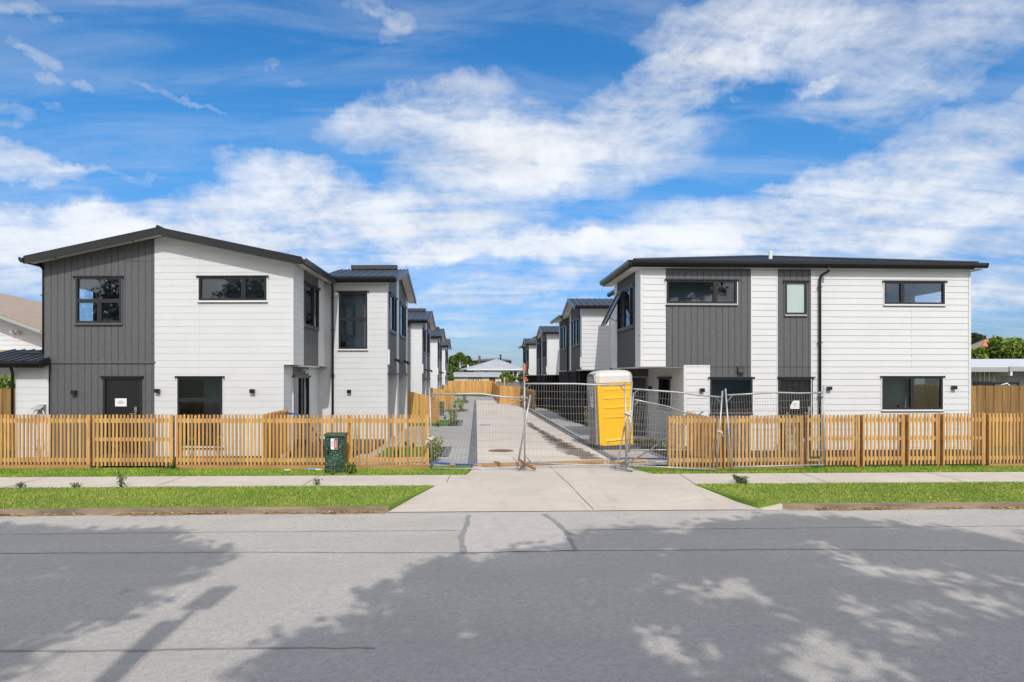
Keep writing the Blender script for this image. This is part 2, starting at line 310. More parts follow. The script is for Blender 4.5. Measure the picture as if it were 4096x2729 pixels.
# ------------------------------------------------------------------ mesh helpers
def wloc(o):
    l = Vector((0, 0, 0))
    while o is not None: l += o.location; o = o.parent
    return l
def tag(o, label=None, cat=None, group=None, kind=None):
    for k, v in (('label', label), ('category', cat), ('group', group), ('kind', kind)):
        if v: o[k] = v
    return o
def thing(name, label, cat, loc=(0, 0, 0), rz=0.0, group=None):
    o = bpy.data.objects.new(name, None); COL.objects.link(o); o.empty_display_size = .2
    o.location = loc; o.rotation_euler = (0, 0, rz); return tag(o, label, cat, group)
SPLIT = {'porch_column', 'rear_wall', 'panel_joint_flashing', 'corner_board', 'door', 'bracket', 'lean_to_side_wall', 'liner', 'wall_rib'}
class MB:
    def __init__(s, xf=None): s.v = []; s.f = []; s.xf = xf; s.marks = [(0, 0)]
    def add(s, vs, fs):
        b = len(s.v); s.v += [tuple(p) for p in vs]; s.f += [tuple(b+i for i in f) for f in fs]; return s
    def poly(s, pts): return s.add(pts, [tuple(range(len(pts)))])
    def hexa(s, p):   # 4 bottom, 4 top
        return s.add(p, [(3, 2, 1, 0), (4, 5, 6, 7), (0, 1, 5, 4), (1, 2, 6, 5), (2, 3, 7, 6), (3, 0, 4, 7)])
    def box(s, x0, x1, y0, y1, z0, z1):
        return s.hexa([(x0, y0, z0), (x1, y0, z0), (x1, y1, z0), (x0, y1, z0), (x0, y0, z1), (x1, y0, z1), (x1, y1, z1), (x0, y1, z1)])
    def ext(s, pts, d):   # extrude polygon along d
        n = len(pts); q = [tuple(a+b for a, b in zip(p, d)) for p in pts]
        fs = [tuple(range(n)), tuple(range(2*n-1, n-1, -1))]+[(i+n, (i+1) % n+n, (i+1) % n, i) for i in range(n)]
        return s.add(list(pts)+q, fs)
    def tube(s, path, r, n=8, cap=True):
        P = [Vector(p) for p in path]; R = r if isinstance(r, (list, tuple)) else [r]*len(P); vs = []
        t0 = (P[1]-P[0]).normalized(); a = t0.orthogonal().normalized()
        for i, p in enumerate(P):
            t = (P[min(i+1, len(P)-1)]-P[max(i-1, 0)]).normalized()
            a = (a-t*a.dot(t)).normalized(); b = t.cross(a)
            vs += [p+(a*math.cos(2*math.pi*k/n)+b*math.sin(2*math.pi*k/n))*R[i] for k in range(n)]
        fs = [(i*n+k, i*n+(k+1) % n, (i+1)*n+(k+1) % n, (i+1)*n+k) for i in range(len(P)-1) for k in range(n)]
        if cap: fs += [tuple(range(n-1, -1, -1)), tuple(range((len(P)-1)*n, len(P)*n))]
        return s.add(vs, fs)
    def cut(s):   # what follows is a piece of its own
        if s.v: s.marks.append((len(s.v), len(s.f)))
    def build(s, name, m, parent=None, smooth=False):
        if parent is not None and len(s.marks) > 1:
            mk = s.marks+[(len(s.v), len(s.f))]; o = None
            for (v0, f0), (v1, f1) in zip(mk, mk[1:]):
                if v1 > v0:
                    q = MB(s.xf); q.v = s.v[v0:v1]; q.f = [tuple(i-v0 for i in f) for f in s.f[f0:f1]]; o = q.build(name, m, parent, smooth)
            return o
        if name in SPLIT and parent is not None and len(s.v) > 8 and all(len(s.v) % 8 == 0 for _ in (0,)) and len(s.f) == len(s.v)//8*6:
            for k in range(len(s.v)//8):
                q = MB(s.xf); q.v = s.v[8*k:8*k+8]; q.f = [tuple(i-8*k for i in f) for f in s.f[6*k:6*k+6]]; o = q.build(name, m, parent, smooth)
            return o
        off = wloc(parent) if parent else Vector((0, 0, 0))
        vs = [s.xf(p) for p in s.v] if s.xf else s.v
        me = bpy.data.meshes.new(name); me.from_pydata([(p[0]-off[0], p[1]-off[1], p[2]-off[2]) for p in vs], [], s.f)
        me.materials.append(m); me.update()
        if smooth: me.polygons.foreach_set('use_smooth', [True]*len(me.polygons))
        o = bpy.data.objects.new(name, me); COL.objects.link(o); o.parent = parent; return o
def recalc(o):
    import bmesh
    b = bmesh.new(); b.from_mesh(o.data); bmesh.ops.recalc_face_normals(b, faces=b.faces); b.to_mesh(o.data); b.free(); return o
def np_mesh(name, verts, k, m, parent=None):
    """verts (n*k,3): n separate k-gons"""
    n = len(verts)//k; me = bpy.data.meshes.new(name); me.vertices.add(n*k)
    me.vertices.foreach_set('co', np.asarray(verts, dtype=np.float32).ravel())
    me.loops.add(n*k); me.loops.foreach_set('vertex_index', np.arange(n*k, dtype=np.int32))
    me.polygons.add(n); me.polygons.foreach_set('loop_start', np.arange(0, n*k, k, dtype=np.int32))
    me.update(calc_edges=True); me.materials.append(m)
    o = bpy.data.objects.new(name, me); COL.objects.link(o); o.parent = parent; return o
def copy_tree(o, parent=None):
    c = o.copy(); COL.objects.link(c); c.parent = parent
    for ch in list(o.children): copy_tree(ch, c)
    return c
def clip(poly, ax, val, keep_less):
    out = []
    for i in range(len(poly)):
        a, b = poly[i], poly[(i+1) % len(poly)]
        da, db = a[ax]-val, b[ax]-val
        if not keep_less: da, db = -da, -db
        if da <= 1e-9: out.append(a)
        if (da < -1e-9 and db > 1e-9) or (da > 1e-9 and db < -1e-9):
            t = da/(da-db); out.append(tuple(a[j]+t*(b[j]-a[j]) for j in (0, 1)))
    return out
def area(p): return abs(sum(p[i][0]*p[(i+1) % len(p)][1]-p[(i+1) % len(p)][0]*p[i][1] for i in range(len(p))))/2 if len(p) > 2 else 0
class Fr:   # a wall plane: s along ux, t up, d outwards
    def __init__(s, O, ux, n, xf=None): s.O, s.u, s.n, s.xf = Vector(O), Vector(ux), Vector(n), xf
    def p(s, a, t, d=0.0): q = s.O+s.u*a+Vector((0, 0, t))+s.n*d; return (q.x, q.y, q.z)
    def mb(s): return MB(s.xf)
    def box(s, mb, a0, a1, t0, t1, d0, d1):
        if a1 < a0: a0, a1 = a1, a0
        c = [s.p(a0, t0, d0), s.p(a1, t0, d0), s.p(a1, t0, d1), s.p(a0, t0, d1), s.p(a0, t1, d0), s.p(a1, t1, d0), s.p(a1, t1, d1), s.p(a0, t1, d1)]
        if s.u.cross(s.n).z < 0: c = [c[3], c[2], c[1], c[0], c[7], c[6], c[5], c[4]]
        mb.hexa(c)
PROF = {'flat': (1, .186, [(0, .002, 0, -.007), (.002, .008, -.007, -.007), (.008, .010, -.007, .001), (.010, .186, .001, 0)]),
        'bevel': (1, .186, [(0, .003, 0, .013), (.003, .186, .013, 0)]),
        'vgroove': (0, .187, [(0, .004, 0, -.007), (.004, .009, -.007, -.007), (.009, .013, -.007, 0), (.018, .187, 0, 0)]),
        'batten': (0, .12, [(0, .004, 0, .016), (.004, .034, .016, .016), (.034, .038, .016, 0), (.038, .12, 0, 0)])}
def clad(fr, mb, poly, kind, holes=(), phase=0.0):
    mb.cut()
    pcs = [list(poly)]
    for (a0, a1, t0, t1) in holes:
        new = []
        for p in pcs:
            l = clip(p, 0, a0, True); r = clip(p, 0, a1, False); m = clip(clip(p, 0, a0, False), 0, a1, True)
            new += [l, r, clip(m, 1, t1, False), clip(m, 1, t0, True)]
        pcs = [p for p in new if area(p) > 1e-5]
    ax, per, segs = PROF[kind]
    flip = fr.u.cross(Vector((0, 0, 1))).dot(fr.n) < 0
    for p in pcs:
        lo, hi = min(q[ax] for q in p), max(q[ax] for q in p)
        for i in range(math.floor((lo-phase)/per), math.ceil((hi-phase)/per)+1):
            for (a, b, oa, ob) in segs:
                A, B = phase+i*per+a, phase+i*per+b
                if B <= lo or A >= hi: continue
                q = clip(clip(p, ax, A, False), ax, B, True)
                if area(q) < 1e-7: continue
                pts = [fr.p(x, t, oa+(ob-oa)*(((x, t)[ax]-A)/(B-A))) for x, t in q]
                ar = sum(q[k][0]*q[(k+1) % len(q)][1]-q[(k+1) % len(q)][0]*q[k][1] for k in range(len(q)))
                if (ar < 0) != flip: pts = pts[::-1]
                mb.poly(pts)
def rect(a0, a1, t0, t1): return [(a0, t0), (a1, t0), (a1, t1), (a0, t1)]
def window(fr, par, a0, a1, t0, t1, panes=((0, 0, 1, 1),), glass=None, head=True, room=None, liner=TRIM, sillm=TRIM, recess=.0, bar=.052, side=None, glow=None):
    """panes in unit coordinates, (u0,v0,u1,v1), v up"""
    m = fr.mb(); W, H = a1-a0, t1-t0; g = fr.mb()
    for (u0, v0, u1, v1) in panes:
        A0, A1, T0, T1 = a0+u0*W, a0+u1*W, t0+v0*H, t0+v1*H
        lo = .008 if u0 > 0 else 0
        fr.box(m, A0+(.004 if u0 > 0 else 0), A0+bar, T0, T1, -.05, .035); fr.box(m, A1-bar, A1-(.004 if u1 < 1 else 0), T0, T1, -.05, .035)
        fr.box(m, A0+bar, A1-bar, T0, T0+bar, -.05, .034); fr.box(m, A0+bar, A1-bar, T1-bar, T1, -.05, .034)
        fr.box(m, A0+bar, A0+bar+.014, T0+bar, T1-bar, -.04, .012); fr.box(m, A1-bar-.014, A1-bar, T0+bar, T1-bar, -.04, .012)
        fr.box(g, A0+bar, A1-bar, T0+bar, T1-bar, -.022, -.012)
    wo = m.build('window', ALU, par)
    g.build('pane', glass or GLASS, wo)
    if head:
        h = fr.mb(); fr.box(h, a0-.055, a1+.055, t1+.002, t1+.03, 0, .075); fr.box(h, a0-.055, a0-.035, t1-.03, t1+.002, 0, .07); fr.box(h, a1+.035, a1+.055, t1-.03, t1+.002, 0, .07)
        h.build('head_flashing', ALU, wo)
        h = fr.mb(); fr.box(h, a0-.028, a0-.003, t0-.05, t1, 0, .03); fr.box(h, a1+.003, a1+.028, t0-.05, t1, 0, .03); h.build('liner', liner, wo)
        h = fr.mb(); fr.box(h, a0-.003, a1+.003, t0-.052, t0-.004, 0, .04); h.build('sill', sillm, wo)
        h = fr.mb(); fr.box(h, a0-.03, a1+.03, t0-.064, t0-.053, 0, .05); h.build('sill_flashing', ALU, wo)
    if room:
        l, r, up, dn, dep = room
        q = fr.mb(); A0, A1, T0, T1 = a0-l, a1+r, t0-dn, t1+up
        def quad(*c): q.poly([fr.p(*x) for x in c])
        quad((A0, T0, -dep), (A1, T0, -dep), (A1, T1, -dep), (A0, T1, -dep))
        quad((A0, T0, -.06), (A1, T0, -.06), (A1, T0, -dep), (A0, T0, -dep)); quad((A0, T1, -.06), (A1, T1, -.06), (A1, T1, -dep), (A0, T1, -dep))
        for sd, xx in (('l', A0), ('r', A1)):
            if side and side[0] == sd:
                _, d0, d1, h0, h1 = side
                for (da, db, ta, tb) in ((.06, d0, T0, T1), (d1, dep, T0, T1), (d0, d1, T0, h0), (d0, d1, h1, T1)):
                    quad((xx, ta, -da), (xx, ta, -db), (xx, tb, -db), (xx, tb, -da))
            else: quad((xx, T0, -.06), (xx, T0, -dep), (xx, T1, -dep), (xx, T1, -.06))
        for (ba, bb, ta, tb) in ((A0, a0, T0, T1), (a1, A1, T0, T1), (a0, a1, T0, t0), (a0, a1, t1, T1)):
            if bb-ba > .01 and tb-ta > .01: quad((ba, ta, -.06), (bb, ta, -.06), (bb, tb, -.06), (ba, tb, -.06))
        q.build('interior_wall', ROOM, par)
    return wo
def slab(par, name, m, top, th, xf=None):
    mb = MB(xf); mb.ext(top, (0, 0, -th)); return recalc(mb.build(name, m, par))
def roof_plane(par, top, eave, sp=.28, th=.05, xf=None, mats=(ROOF,)):
    """top: polygon with the eave as edge 0-1; ribs run up the slope"""
    P = [Vector(p) for p in top]; e = (P[1]-P[0]).normalized()
    nrm = (P[1]-P[0]).cross(P[2]-P[0]).normalized()
    if nrm.z < 0: nrm = -nrm
    up = nrm.cross(e)
    if up.z < 0: up = -up
    q = [((p-P[0]).dot(e), (p-P[0]).dot(up)) for p in P]
    mb = MB(xf); mb.ext(top, (0, 0, -th))
    s = min(a for a, b in q)+sp*.5; smax = max(a for a, b in q)
    while s < smax:
        c = clip(clip(q, 0, s-.001, False), 0, s+.001, True)
        if len(c) > 2:
            l, h = min(b for a, b in c), max(b for a, b in c)
            if h-l > .1:
                def pt(a, b, d): return tuple(P[0]+e*a+up*b+nrm*d)
                mb.hexa([pt(s-.022, l, .001), pt(s+.022, l, .001), pt(s+.022, h, .001), pt(s-.022, h, .001), pt(s-.012, l, .03), pt(s+.012, l, .03), pt(s+.012, h, .03), pt(s-.012, h, .03)])
        s += sp
    return recalc(mb.build('roof', ROOF, par))
def bar_path(par, name, m, pts, w_, h_, xf=None):   # upright rectangular section along a 3-d path (barge, gutter)
    mb = MB(xf)
    for a, b in zip(pts, pts[1:]):
        A, B = Vector(a), Vector(b); d = (B-A); side = Vector((-d.y, d.x, 0)).normalized()*w_/2
        mb.hexa([A-side-Vector((0, 0, h_)), A+side-Vector((0, 0, h_)), B+side-Vector((0, 0, h_)), B-side-Vector((0, 0, h_)), A-side, A+side, B+side, B-side])
    return recalc(mb.build(name, m, par))
def gutter(par, a, b, xf=None, out=(0, -1, 0)):
    A, B, o = Vector(a), Vector(b), Vector(out)
    prof = [(0, 0), (0, -.13), (.07, -.13), (.115, -.06), (.12, .015), (.105, .015), (.10, -.02), (.012, -.02), (.012, 0)]
    pts = lambda P: [tuple(P+o*x+Vector((0, 0, z))) for x, z in prof]
    mb = MB(xf); n = len(prof); mb.add(pts(A)+pts(B), [tuple(range(n)), tuple(range(2*n-1, n-1, -1))]+[(i+n, (i+1) % n+n, (i+1) % n, i) for i in range(n)])
    return recalc(mb.build('gutter', FASC, par))
def downpipe(par, path, xf=None, clips=(), n=(0, 1, 0)):
    mb = MB(xf); mb.tube(path, .04, 10); d = mb.build('downpipe', FASC, par, smooth=True)
    if clips:
        x, y = path[-1][0], path[-1][1]; c = MB(xf)
        for z in clips: c.box(x-.062, x+.062, y-.045, y+.05, z-.012, z+.012)
        c.build('bracket', FASC, d)
    return d
def wall_light(fr, par, a, t):
    m = fr.mb(); fr.box(m, a-.065, a+.065, t-.05, t+.055, .03, .115); fr.box(m, a-.05, a+.05, t-.05, t+.05, 0, .03)
    return m.build('wall_light', FASC, par)
def disc(par, name, m, c, r, xf=None, h=.012):
    mb = MB(xf); mb.tube([(c[0], c[1], c[2]), (c[0], c[1], c[2]-h)], r, 14); return mb.build(name, m, par)
def text_part(txt, size, m, par, Mx, name='lettering', spacing=1.0):
    cu = bpy.data.curves.new('t', 'FONT'); cu.body = txt; cu.size = size; cu.align_x = 'CENTER'; cu.align_y = 'CENTER'; cu.space_line = spacing; cu.extrude = .0008
    ob = bpy.data.objects.new('t', cu); me = bpy.data.meshes.new_from_object(ob)
    me.transform(Mx); me.materials.clear(); me.materials.append(m); me.name = name
    o = bpy.data.objects.new(name, me); COL.objects.link(o); o.parent = par
    bpy.data.objects.remove(ob); return o

# ------------------------------------------------------------------ ground, road, kerb, verge, path
def sheet(name, pts, m, kind='structure', **kw):
    mb = MB(); mb.poly(pts); o = mb.build(name, m); return tag(o, kind=kind, **kw)
mb = MB(); ys = [-900, -300, -60, -1.2, 11.6, 12.0, 13.68, 15.05, 16.2, 19, 24, 32, 40, 50, 60, 72, 86, 120, 200, 400, 900, 2500]
for a, b in zip(ys, ys[1:]):
    gd = lambda y: gz(y)-(.16 if 11.5 < y < 13 else .05); mb.poly([(-1500, a, gd(a)), (1500, a, gd(a)), (1500, b, gd(b)), (-1500, b, gd(b))])
tag(mb.build('ground', SOIL), kind='structure')
mb = MB(); xs = [-160, -60, -30, -12, -6, 0, 6, 12, 30, 60, 160]
for a, b in zip(xs, xs[1:]): mb.poly([(a, -1, 0), (b, -1, 0), (b, fr_y(b, 11.97), 0), (a, fr_y(a, 11.97), 0)])
tag(mb.build('road', ASPH), kind='structure')
def wavy(name, pts, wid, m, z=.004, **kw):
    mb = MB(); P = []
    for (x0, y0), (x1, y1) in zip(pts, pts[1:]):
        n = max(2, int(math.hypot(x1-x0, y1-y0)/.15))
        P += [(x0+(x1-x0)*i/n, y0+(y1-y0)*i/n) for i in range(n)]
    P.append(pts[-1]); L, R = [], []
    for i, p in enumerate(P):
        q, r = P[max(i-1, 0)], P[min(i+1, len(P)-1)]; dx, dy = r[0]-q[0], r[1]-q[1]; l = math.hypot(dx, dy) or 1
        w1 = wid*random.uniform(.6, 1.4)/2; j = random.uniform(-.012, .012)
        L.append((p[0]-dy/l*(w1+j), p[1]+dx/l*(w1+j), z)); R.append((p[0]+dy/l*(w1-j), p[1]-dx/l*(w1-j), z))
    for i in range(len(P)-1): mb.poly([R[i], R[i+1], L[i+1], L[i]])
    return tag(mb.build(name, m), kind='structure')
wavy('road_seam', [(-30, 9.9), (-6.4, 9.51), (-2.9, 9.4), (-.19, 9.22), (1.33, 9.26), (4.2, 9.18), (7.5, 8.95), (30, 8.8)], .035, TAR)
wavy('road_seam', [(-30, 6.4), (-4.15, 6.15), (-3, 6.1), (-1.75, 6.09), (-.9, 6.05)], .035, TAR)
wavy('road_seam', [(-30, 10.75), (-3, 10.62), (-.2, 10.55)], .018, TAR)
wavy('road_seam', [(1.33, 10.5), (5, 10.45), (30, 10.2)], .018, TAR)
wavy('road_seam', [(-.15, 11.7), (-.17, 11.0), (-.24, 10.2), (-.19, 9.2)], .07, TAR, .008)
wavy('road_seam', [(1.15, 11.7), (1.30, 10.9), (1.36, 10.2), (1.34, 9.25)], .075, TAR, .008)
PATCH = mat('road_patch', (.47, .44, .415), .85, .08, 4, .2, 60)
sheet('road_patch', [(-.2, 9.22, .004), (1.34, 9.26, .004), (1.33, 10.4, .004), (1.18, 11.86, .004), (-.14, 11.86, .004)], PATCH)
def strip(name, x0, x1, y0, y1, z0, z1, m, th=.12, n=12):
    mb = MB()
    for i in range(n):
        a, b = x0+(x1-x0)*i/n, x0+(x1-x0)*(i+1)/n
        pts = [(a, fr_y(a, y0), z0), (b, fr_y(b, y0), z0), (b, fr_y(b, y1), z1), (a, fr_y(a, y1), z1)]
        mb.poly(pts)
        if i == 0: mb.poly([pts[0], pts[3], (a, pts[3][1], z1-th), (a, pts[0][1], z0-th)])
        if i == n-1: mb.poly([pts[1], (b, pts[1][1], z0-th), (b, pts[2][1], z1-th), pts[2]])
        mb.poly([pts[0], (a, pts[0][1], z0-th), (b, pts[1][1], z0-th), pts[1]])
    return tag(mb.build(name, m), kind='structure')
strip('kerb', -60, -1.55, 11.95, 12.06, .095, .112, KERBM, n=24); strip('kerb', 5.42, 60, 11.95, 12.06, .095, .112, KERBM, n=24)
mb = MB(); c_ = [(5.06, .02), (5.42, .10)]
mb.poly([(5.05, fr_y(5.05, 11.94), .014), (5.42, fr_y(5.42, 11.94), .10), (5.42, fr_y(5.42, 12.08), .115), (5.0, fr_y(5.0, 12.08), .03)]); mb.poly([(5.05, fr_y(5.05, 11.94), -.05), (5.42, fr_y(5.42, 11.94), -.05), (5.42, fr_y(5.42, 11.94), .10), (5.05, fr_y(5.05, 11.94), .014)])
mb.poly([(4.7, fr_y(4.7, 11.9), .006), (5.5, fr_y(5.5, 11.9), .006), (5.5, fr_y(5.5, 12.2), .012), (4.7, fr_y(4.7, 12.2), .012)])
tag(mb.build('kerb_ramp', CONC), kind='structure')
def dirt(x0, x1):
    mb = MB(); n = int((x1-x0)/.12); e = [.05+.10*random.random()*abs(math.sin(i*.21)+.4*math.sin(i*.05)) for i in range(n+1)]
    for i in range(n):
        a, b = x0+(x1-x0)*i/n, x0+(x1-x0)*(i+1)/n
        mb.poly([(a, fr_y(a, 11.95)-e[i], .004), (b, fr_y(b, 11.95)-e[i+1], .004), (b, fr_y(b, 11.955), .02), (a, fr_y(a, 11.955), .02)])
    tag(mb.build('gutter_dirt', DIRT), kind='structure')
DIRT = mat('gutter_dirt', (.30, .215, .135), .95, .35, 6, .4, 40)
dirt(-30, -1.6); dirt(5.5, 30)
# footpath and crossing
strip('footpath', -60, 60, 13.68, 15.05, .178, .20, CONC, n=24)
mb = MB(); ap = [(-1.56, 11.93), (-1.0, 12.86), (-.60, 13.70), (-.58, 14.9), (-.16, 16.3), (3.62, 16.3), (4.3, 15.0), (4.35, 13.70), (4.95, 12.80), (5.80, 11.93)]
rows = [(11.93, -1.56, 5.05, .012), (12.4, -1.37, 4.78, .06), (12.86, -1.17, 4.62, .115), (13.3, -.98, 4.48, .155), (13.7, -.82, 4.36, .184), (14.9, -.26, 3.9, .206), (15.6, -.14, 3.62, .222), (16.3, -.10, 3.56, .224)]
for (ya, la, ra, za), (yb, lb, rb, zb) in zip(rows, rows[1:]):
    for k in range(6):
        f0, f1 = k/6, (k+1)/6
        mb.poly([(la+(ra-la)*f0, fr_y(la+(ra-la)*f0, ya), za), (la+(ra-la)*f1, fr_y(la+(ra-la)*f1, ya), za), (lb+(rb-lb)*f1, fr_y(lb+(rb-lb)*f1, yb), zb), (lb+(rb-lb)*f0, fr_y(lb+(rb-lb)*f0, yb), zb)])
tag(mb.build('driveway_crossing', DRIVE), kind='structure')
JOINT = mat('concrete_joint', (.16, .14, .12), .9)
def joint(a, b, za, zb, wd=.014):
    mb = MB(); d = Vector((b[0]-a[0], b[1]-a[1], 0)).normalized(); s = Vector((-d.y, d.x, 0))*wd/2
    A, B = Vector((*a, za)), Vector((*b, zb)); mb.poly([A-s, B-s, B+s, A+s]); tag(mb.build('concrete_joint', JOINT), kind='structure')
for a, b, za, zb in (((2.05, 12.0), (1.93, 12.86), .026, .121), ((1.93, 12.86), (1.86, 13.7), .121, .19), ((1.86, 13.7), (1.78, 14.9), .19, .212), ((1.78, 14.9), (1.72, 16.25), .212, .23)):
    joint(a, b, za, zb)
for x in (-12.2, -9.3, -6.4, -3.5, -.65, 4.42, 7.2, 10.1, 13):
    joint((x, fr_y(x, 13.70)), (x+.06, fr_y(x, 15.04)), .183, .205)
# driveway, pavers, edging
def drv(name, m, x0, x1, y0, y1, dz, skew=(0, 0)):
    mb = MB(); n = max(2, int((y1-y0)/3))
    for i in range(n):
        a, b = y0+(y1-y0)*i/n, y0+(y1-y0)*(i+1)/n
        fa, fb = i/n, (i+1)/n
        mb.poly([(x0+skew[0]*fa, a, gz(a)+dz), (x1+skew[1]*fa, a, gz(a)+dz), (x1+skew[1]*fb, b, gz(b)+dz), (x0+skew[0]*fb, b, gz(b)+dz)])
    return tag(mb.build(name, m), kind='structure')
DRIVE2 = gen_ground('pale_driveway_concrete', 'concrete', 1.18); drv('driveway', DRIVE2, .0, 3.45, 16.25, 66, .006, (-.1, -.25))
drv('paved_strip', PAVE, -3.3, -.24, 16.4, 80, .004); drv('paved_strip', PAVE, 3.68, 4.85, 16.4, 50, .004)
drv('paved_yard', PAVE, -.24, 2.1, 66, 79, .004)
drv('paver_edging', PAVD, -.24, .0, 16.3, 66, .011, (-.05, -.1)); drv('paver_edging', PAVD, 3.45, 3.68, 16.3, 58, .011, (-.25, -.25)); drv('paver_edging', PAVD, 4.85, 5.05, 16.4, 20, .009)
drv('garden_soil', MULCH, 5.05, 14.5, 16.0, 19.75, .0); drv('garden_soil', MULCH, -12.5, -5.4, 16.9, 19.0, .0)
drv('garden_soil', MULCH, 4.85, 6.05, 20.6, 24, .012)
# verges (soil sheet under the blades)
VERGE = mat('verge_turf', (.11, .20, .02), .9, .4, 6, .4, 60, col2=(.18, .26, .035))
def quadrow(name, rws, m):
    mb = MB()
    for (ya, la, ra, za), (yb, lb, rb, zb) in zip(rws, rws[1:]):
        n = 10
        for k in range(n):
            f0, f1 = k/n, (k+1)/n; q = [(la+(ra-la)*f0, ya, za), (la+(ra-la)*f1, ya, za), (lb+(rb-lb)*f1, yb, zb), (lb+(rb-lb)*f0, yb, zb)]
            mb.poly([(x, fr_y(x, y), z) for x, y, z in q])
        if ya < 12.05:
            for k in range(10):
                a, b = la+(ra-la)*k/10, la+(ra-la)*(k+1)/10; mb.poly([(a, fr_y(a, ya), za), (b, fr_y(b, ya), za), (b, fr_y(b, ya), za-.25), (a, fr_y(a, ya), za-.25)])
        for xa, xb in ((la, lb), (ra, rb)):
            if abs(xa) < 20: mb.poly([(xa, fr_y(xa, ya), za), (xb, fr_y(xb, yb), zb), (xb, fr_y(xb, yb), zb-.25), (xa, fr_y(xa, ya), za-.25)])
    return tag(mb.build(name, m), kind='structure')
quadrow('verge', [(12.0, -60, -1.56, .116), (12.86, -60, -1.19, .15), (13.68, -60, -.84, .182)], VERGE)
quadrow('verge', [(12.0, 5.0, 60, .116), (12.86, 4.64, 60, .15), (13.68, 4.38, 60, .182)], VERGE)
quadrow('verge', [(15.05, -60, -.27, .205), (15.7, -60, -.16, .215), (16.35, -60, -.12, .222)], VERGE)
quadrow('verge', [(15.05, 3.82, 60, .205), (15.7, 3.64, 60, .215), (16.1, 3.6, 60, .222)], VERGE)
def blades(name, regs, dens, hmin, hmax, m=GRASS, wd=.012):
    V = []
    for (rws, x0, x1) in regs:
        for (ya, la, ra, za), (yb, lb, rb, zb) in zip(rws, rws[1:]):
            n = int(dens*(yb-ya)*(x1-x0)); y = RNG.uniform(ya, yb, n); f = (y-ya)/(yb-ya)
            l = la+(lb-la)*f; r = ra+(rb-ra)*f; x = RNG.uniform(x0, x1, n); k = (x > l+.02) & (x < r-.02); x, y, f = x[k], y[k], f[k]; n = len(x)
            z = za+(zb-za)*f; yy = y-0.015*(x-1.7)
            pch = .55+.45*np.sin(x*1.7+np.sin(y*3.1)*1.3)*np.sin(y*2.3+x*.6)
            h = RNG.uniform(hmin, hmax, n)*(.75+.5*np.clip(pch, 0, 1)); a = RNG.uniform(0, 2*np.pi, n); lean = RNG.uniform(.1, .9, n)*h
            dx, dy = np.cos(a)*wd/2, np.sin(a)*wd/2; b = RNG.uniform(0, 2*np.pi, n)
            p = np.stack([np.stack([x-dx, yy-dy, z], 1), np.stack([x+dx, yy+dy, z], 1), np.stack([x+np.cos(b)*lean, yy+np.sin(b)*lean, z+h], 1)], 1)
            V.append(p.reshape(-1, 3))
    return tag(np_mesh(name, np.concatenate(V), 3, m), kind='stuff')
tag(blades('verge_grass', [([(12.0, -60, -1.6, .115), (12.86, -60, -1.22, .15), (13.72, -60, -.86, .182)], -11.5, -.8), ([(12.0, 5.04, 60, .115), (12.86, 4.68, 60, .15), (13.72, 4.42, 60, .182)], 4.4, 13.5)], 3600, .010, .032),
    'mown green verge grass between kerb and footpath', 'grass')
tag(blades('verge_grass', [([(15.03, -60, -.3, .205), (15.7, -60, -.19, .215), (16.3, -60, -.14, .222)], -12.5, -.1), ([(15.03, 3.86, 60, .205), (15.7, 3.68, 60, .215), (16.0, 3.64, 60, .222)], 3.6, 14.5)], 3200, .012, .04),
    'narrow strip of green grass between footpath and fences', 'grass')
tag(blades('dry_grass', [([(11.97, -60, -1.55, .112), (12.22, -60, -1.5, .122)], -11.5, -1.4), ([(11.97, 5.06, 60, .112), (12.22, 4.95, 60, .122)], 4.9, 13.5), ([(12.2, -60, -1.5, .122), (13.7, -60, -.9, .18)], -11.5, -.9), ([(12.2, 5, 60, .122), (13.7, 4.4, 60, .18)], 4.4, 13.5)], 620, .015, .04, STRAW),
    'dry straw coloured grass fringe along the kerb', 'grass')
# turf patches and planting beds beside the driveway
def turf(x0, x1, y0, y1):
    drv('lawn', TURF, x0, x1, y0, y1, .02)
for (u0, u1, v0, v1, z) in ((1500, 1700, 1789, 1830, .18), (1610, 1790, 1680, 1706, .08), (1776, 1832, 1637, 1647, .0), (1807, 1846, 1602, 1613, -.05)):
    (xa, ya), (xb, yb) = G(u0, v1, z), G(u1, v1, z); yc = G(u0, v0, z)[1]
    turf(xa, xb, ya, yc); drv('garden_bed', MULCH, xb, xb+.42, ya-.1, yc, .016); drv('paver_edging', PAVD, xb+.42, xb+.62, ya-.1, yc, .02)
drv('lawn', TURF, -3.2, 2.0, 81.5, 86, .01)

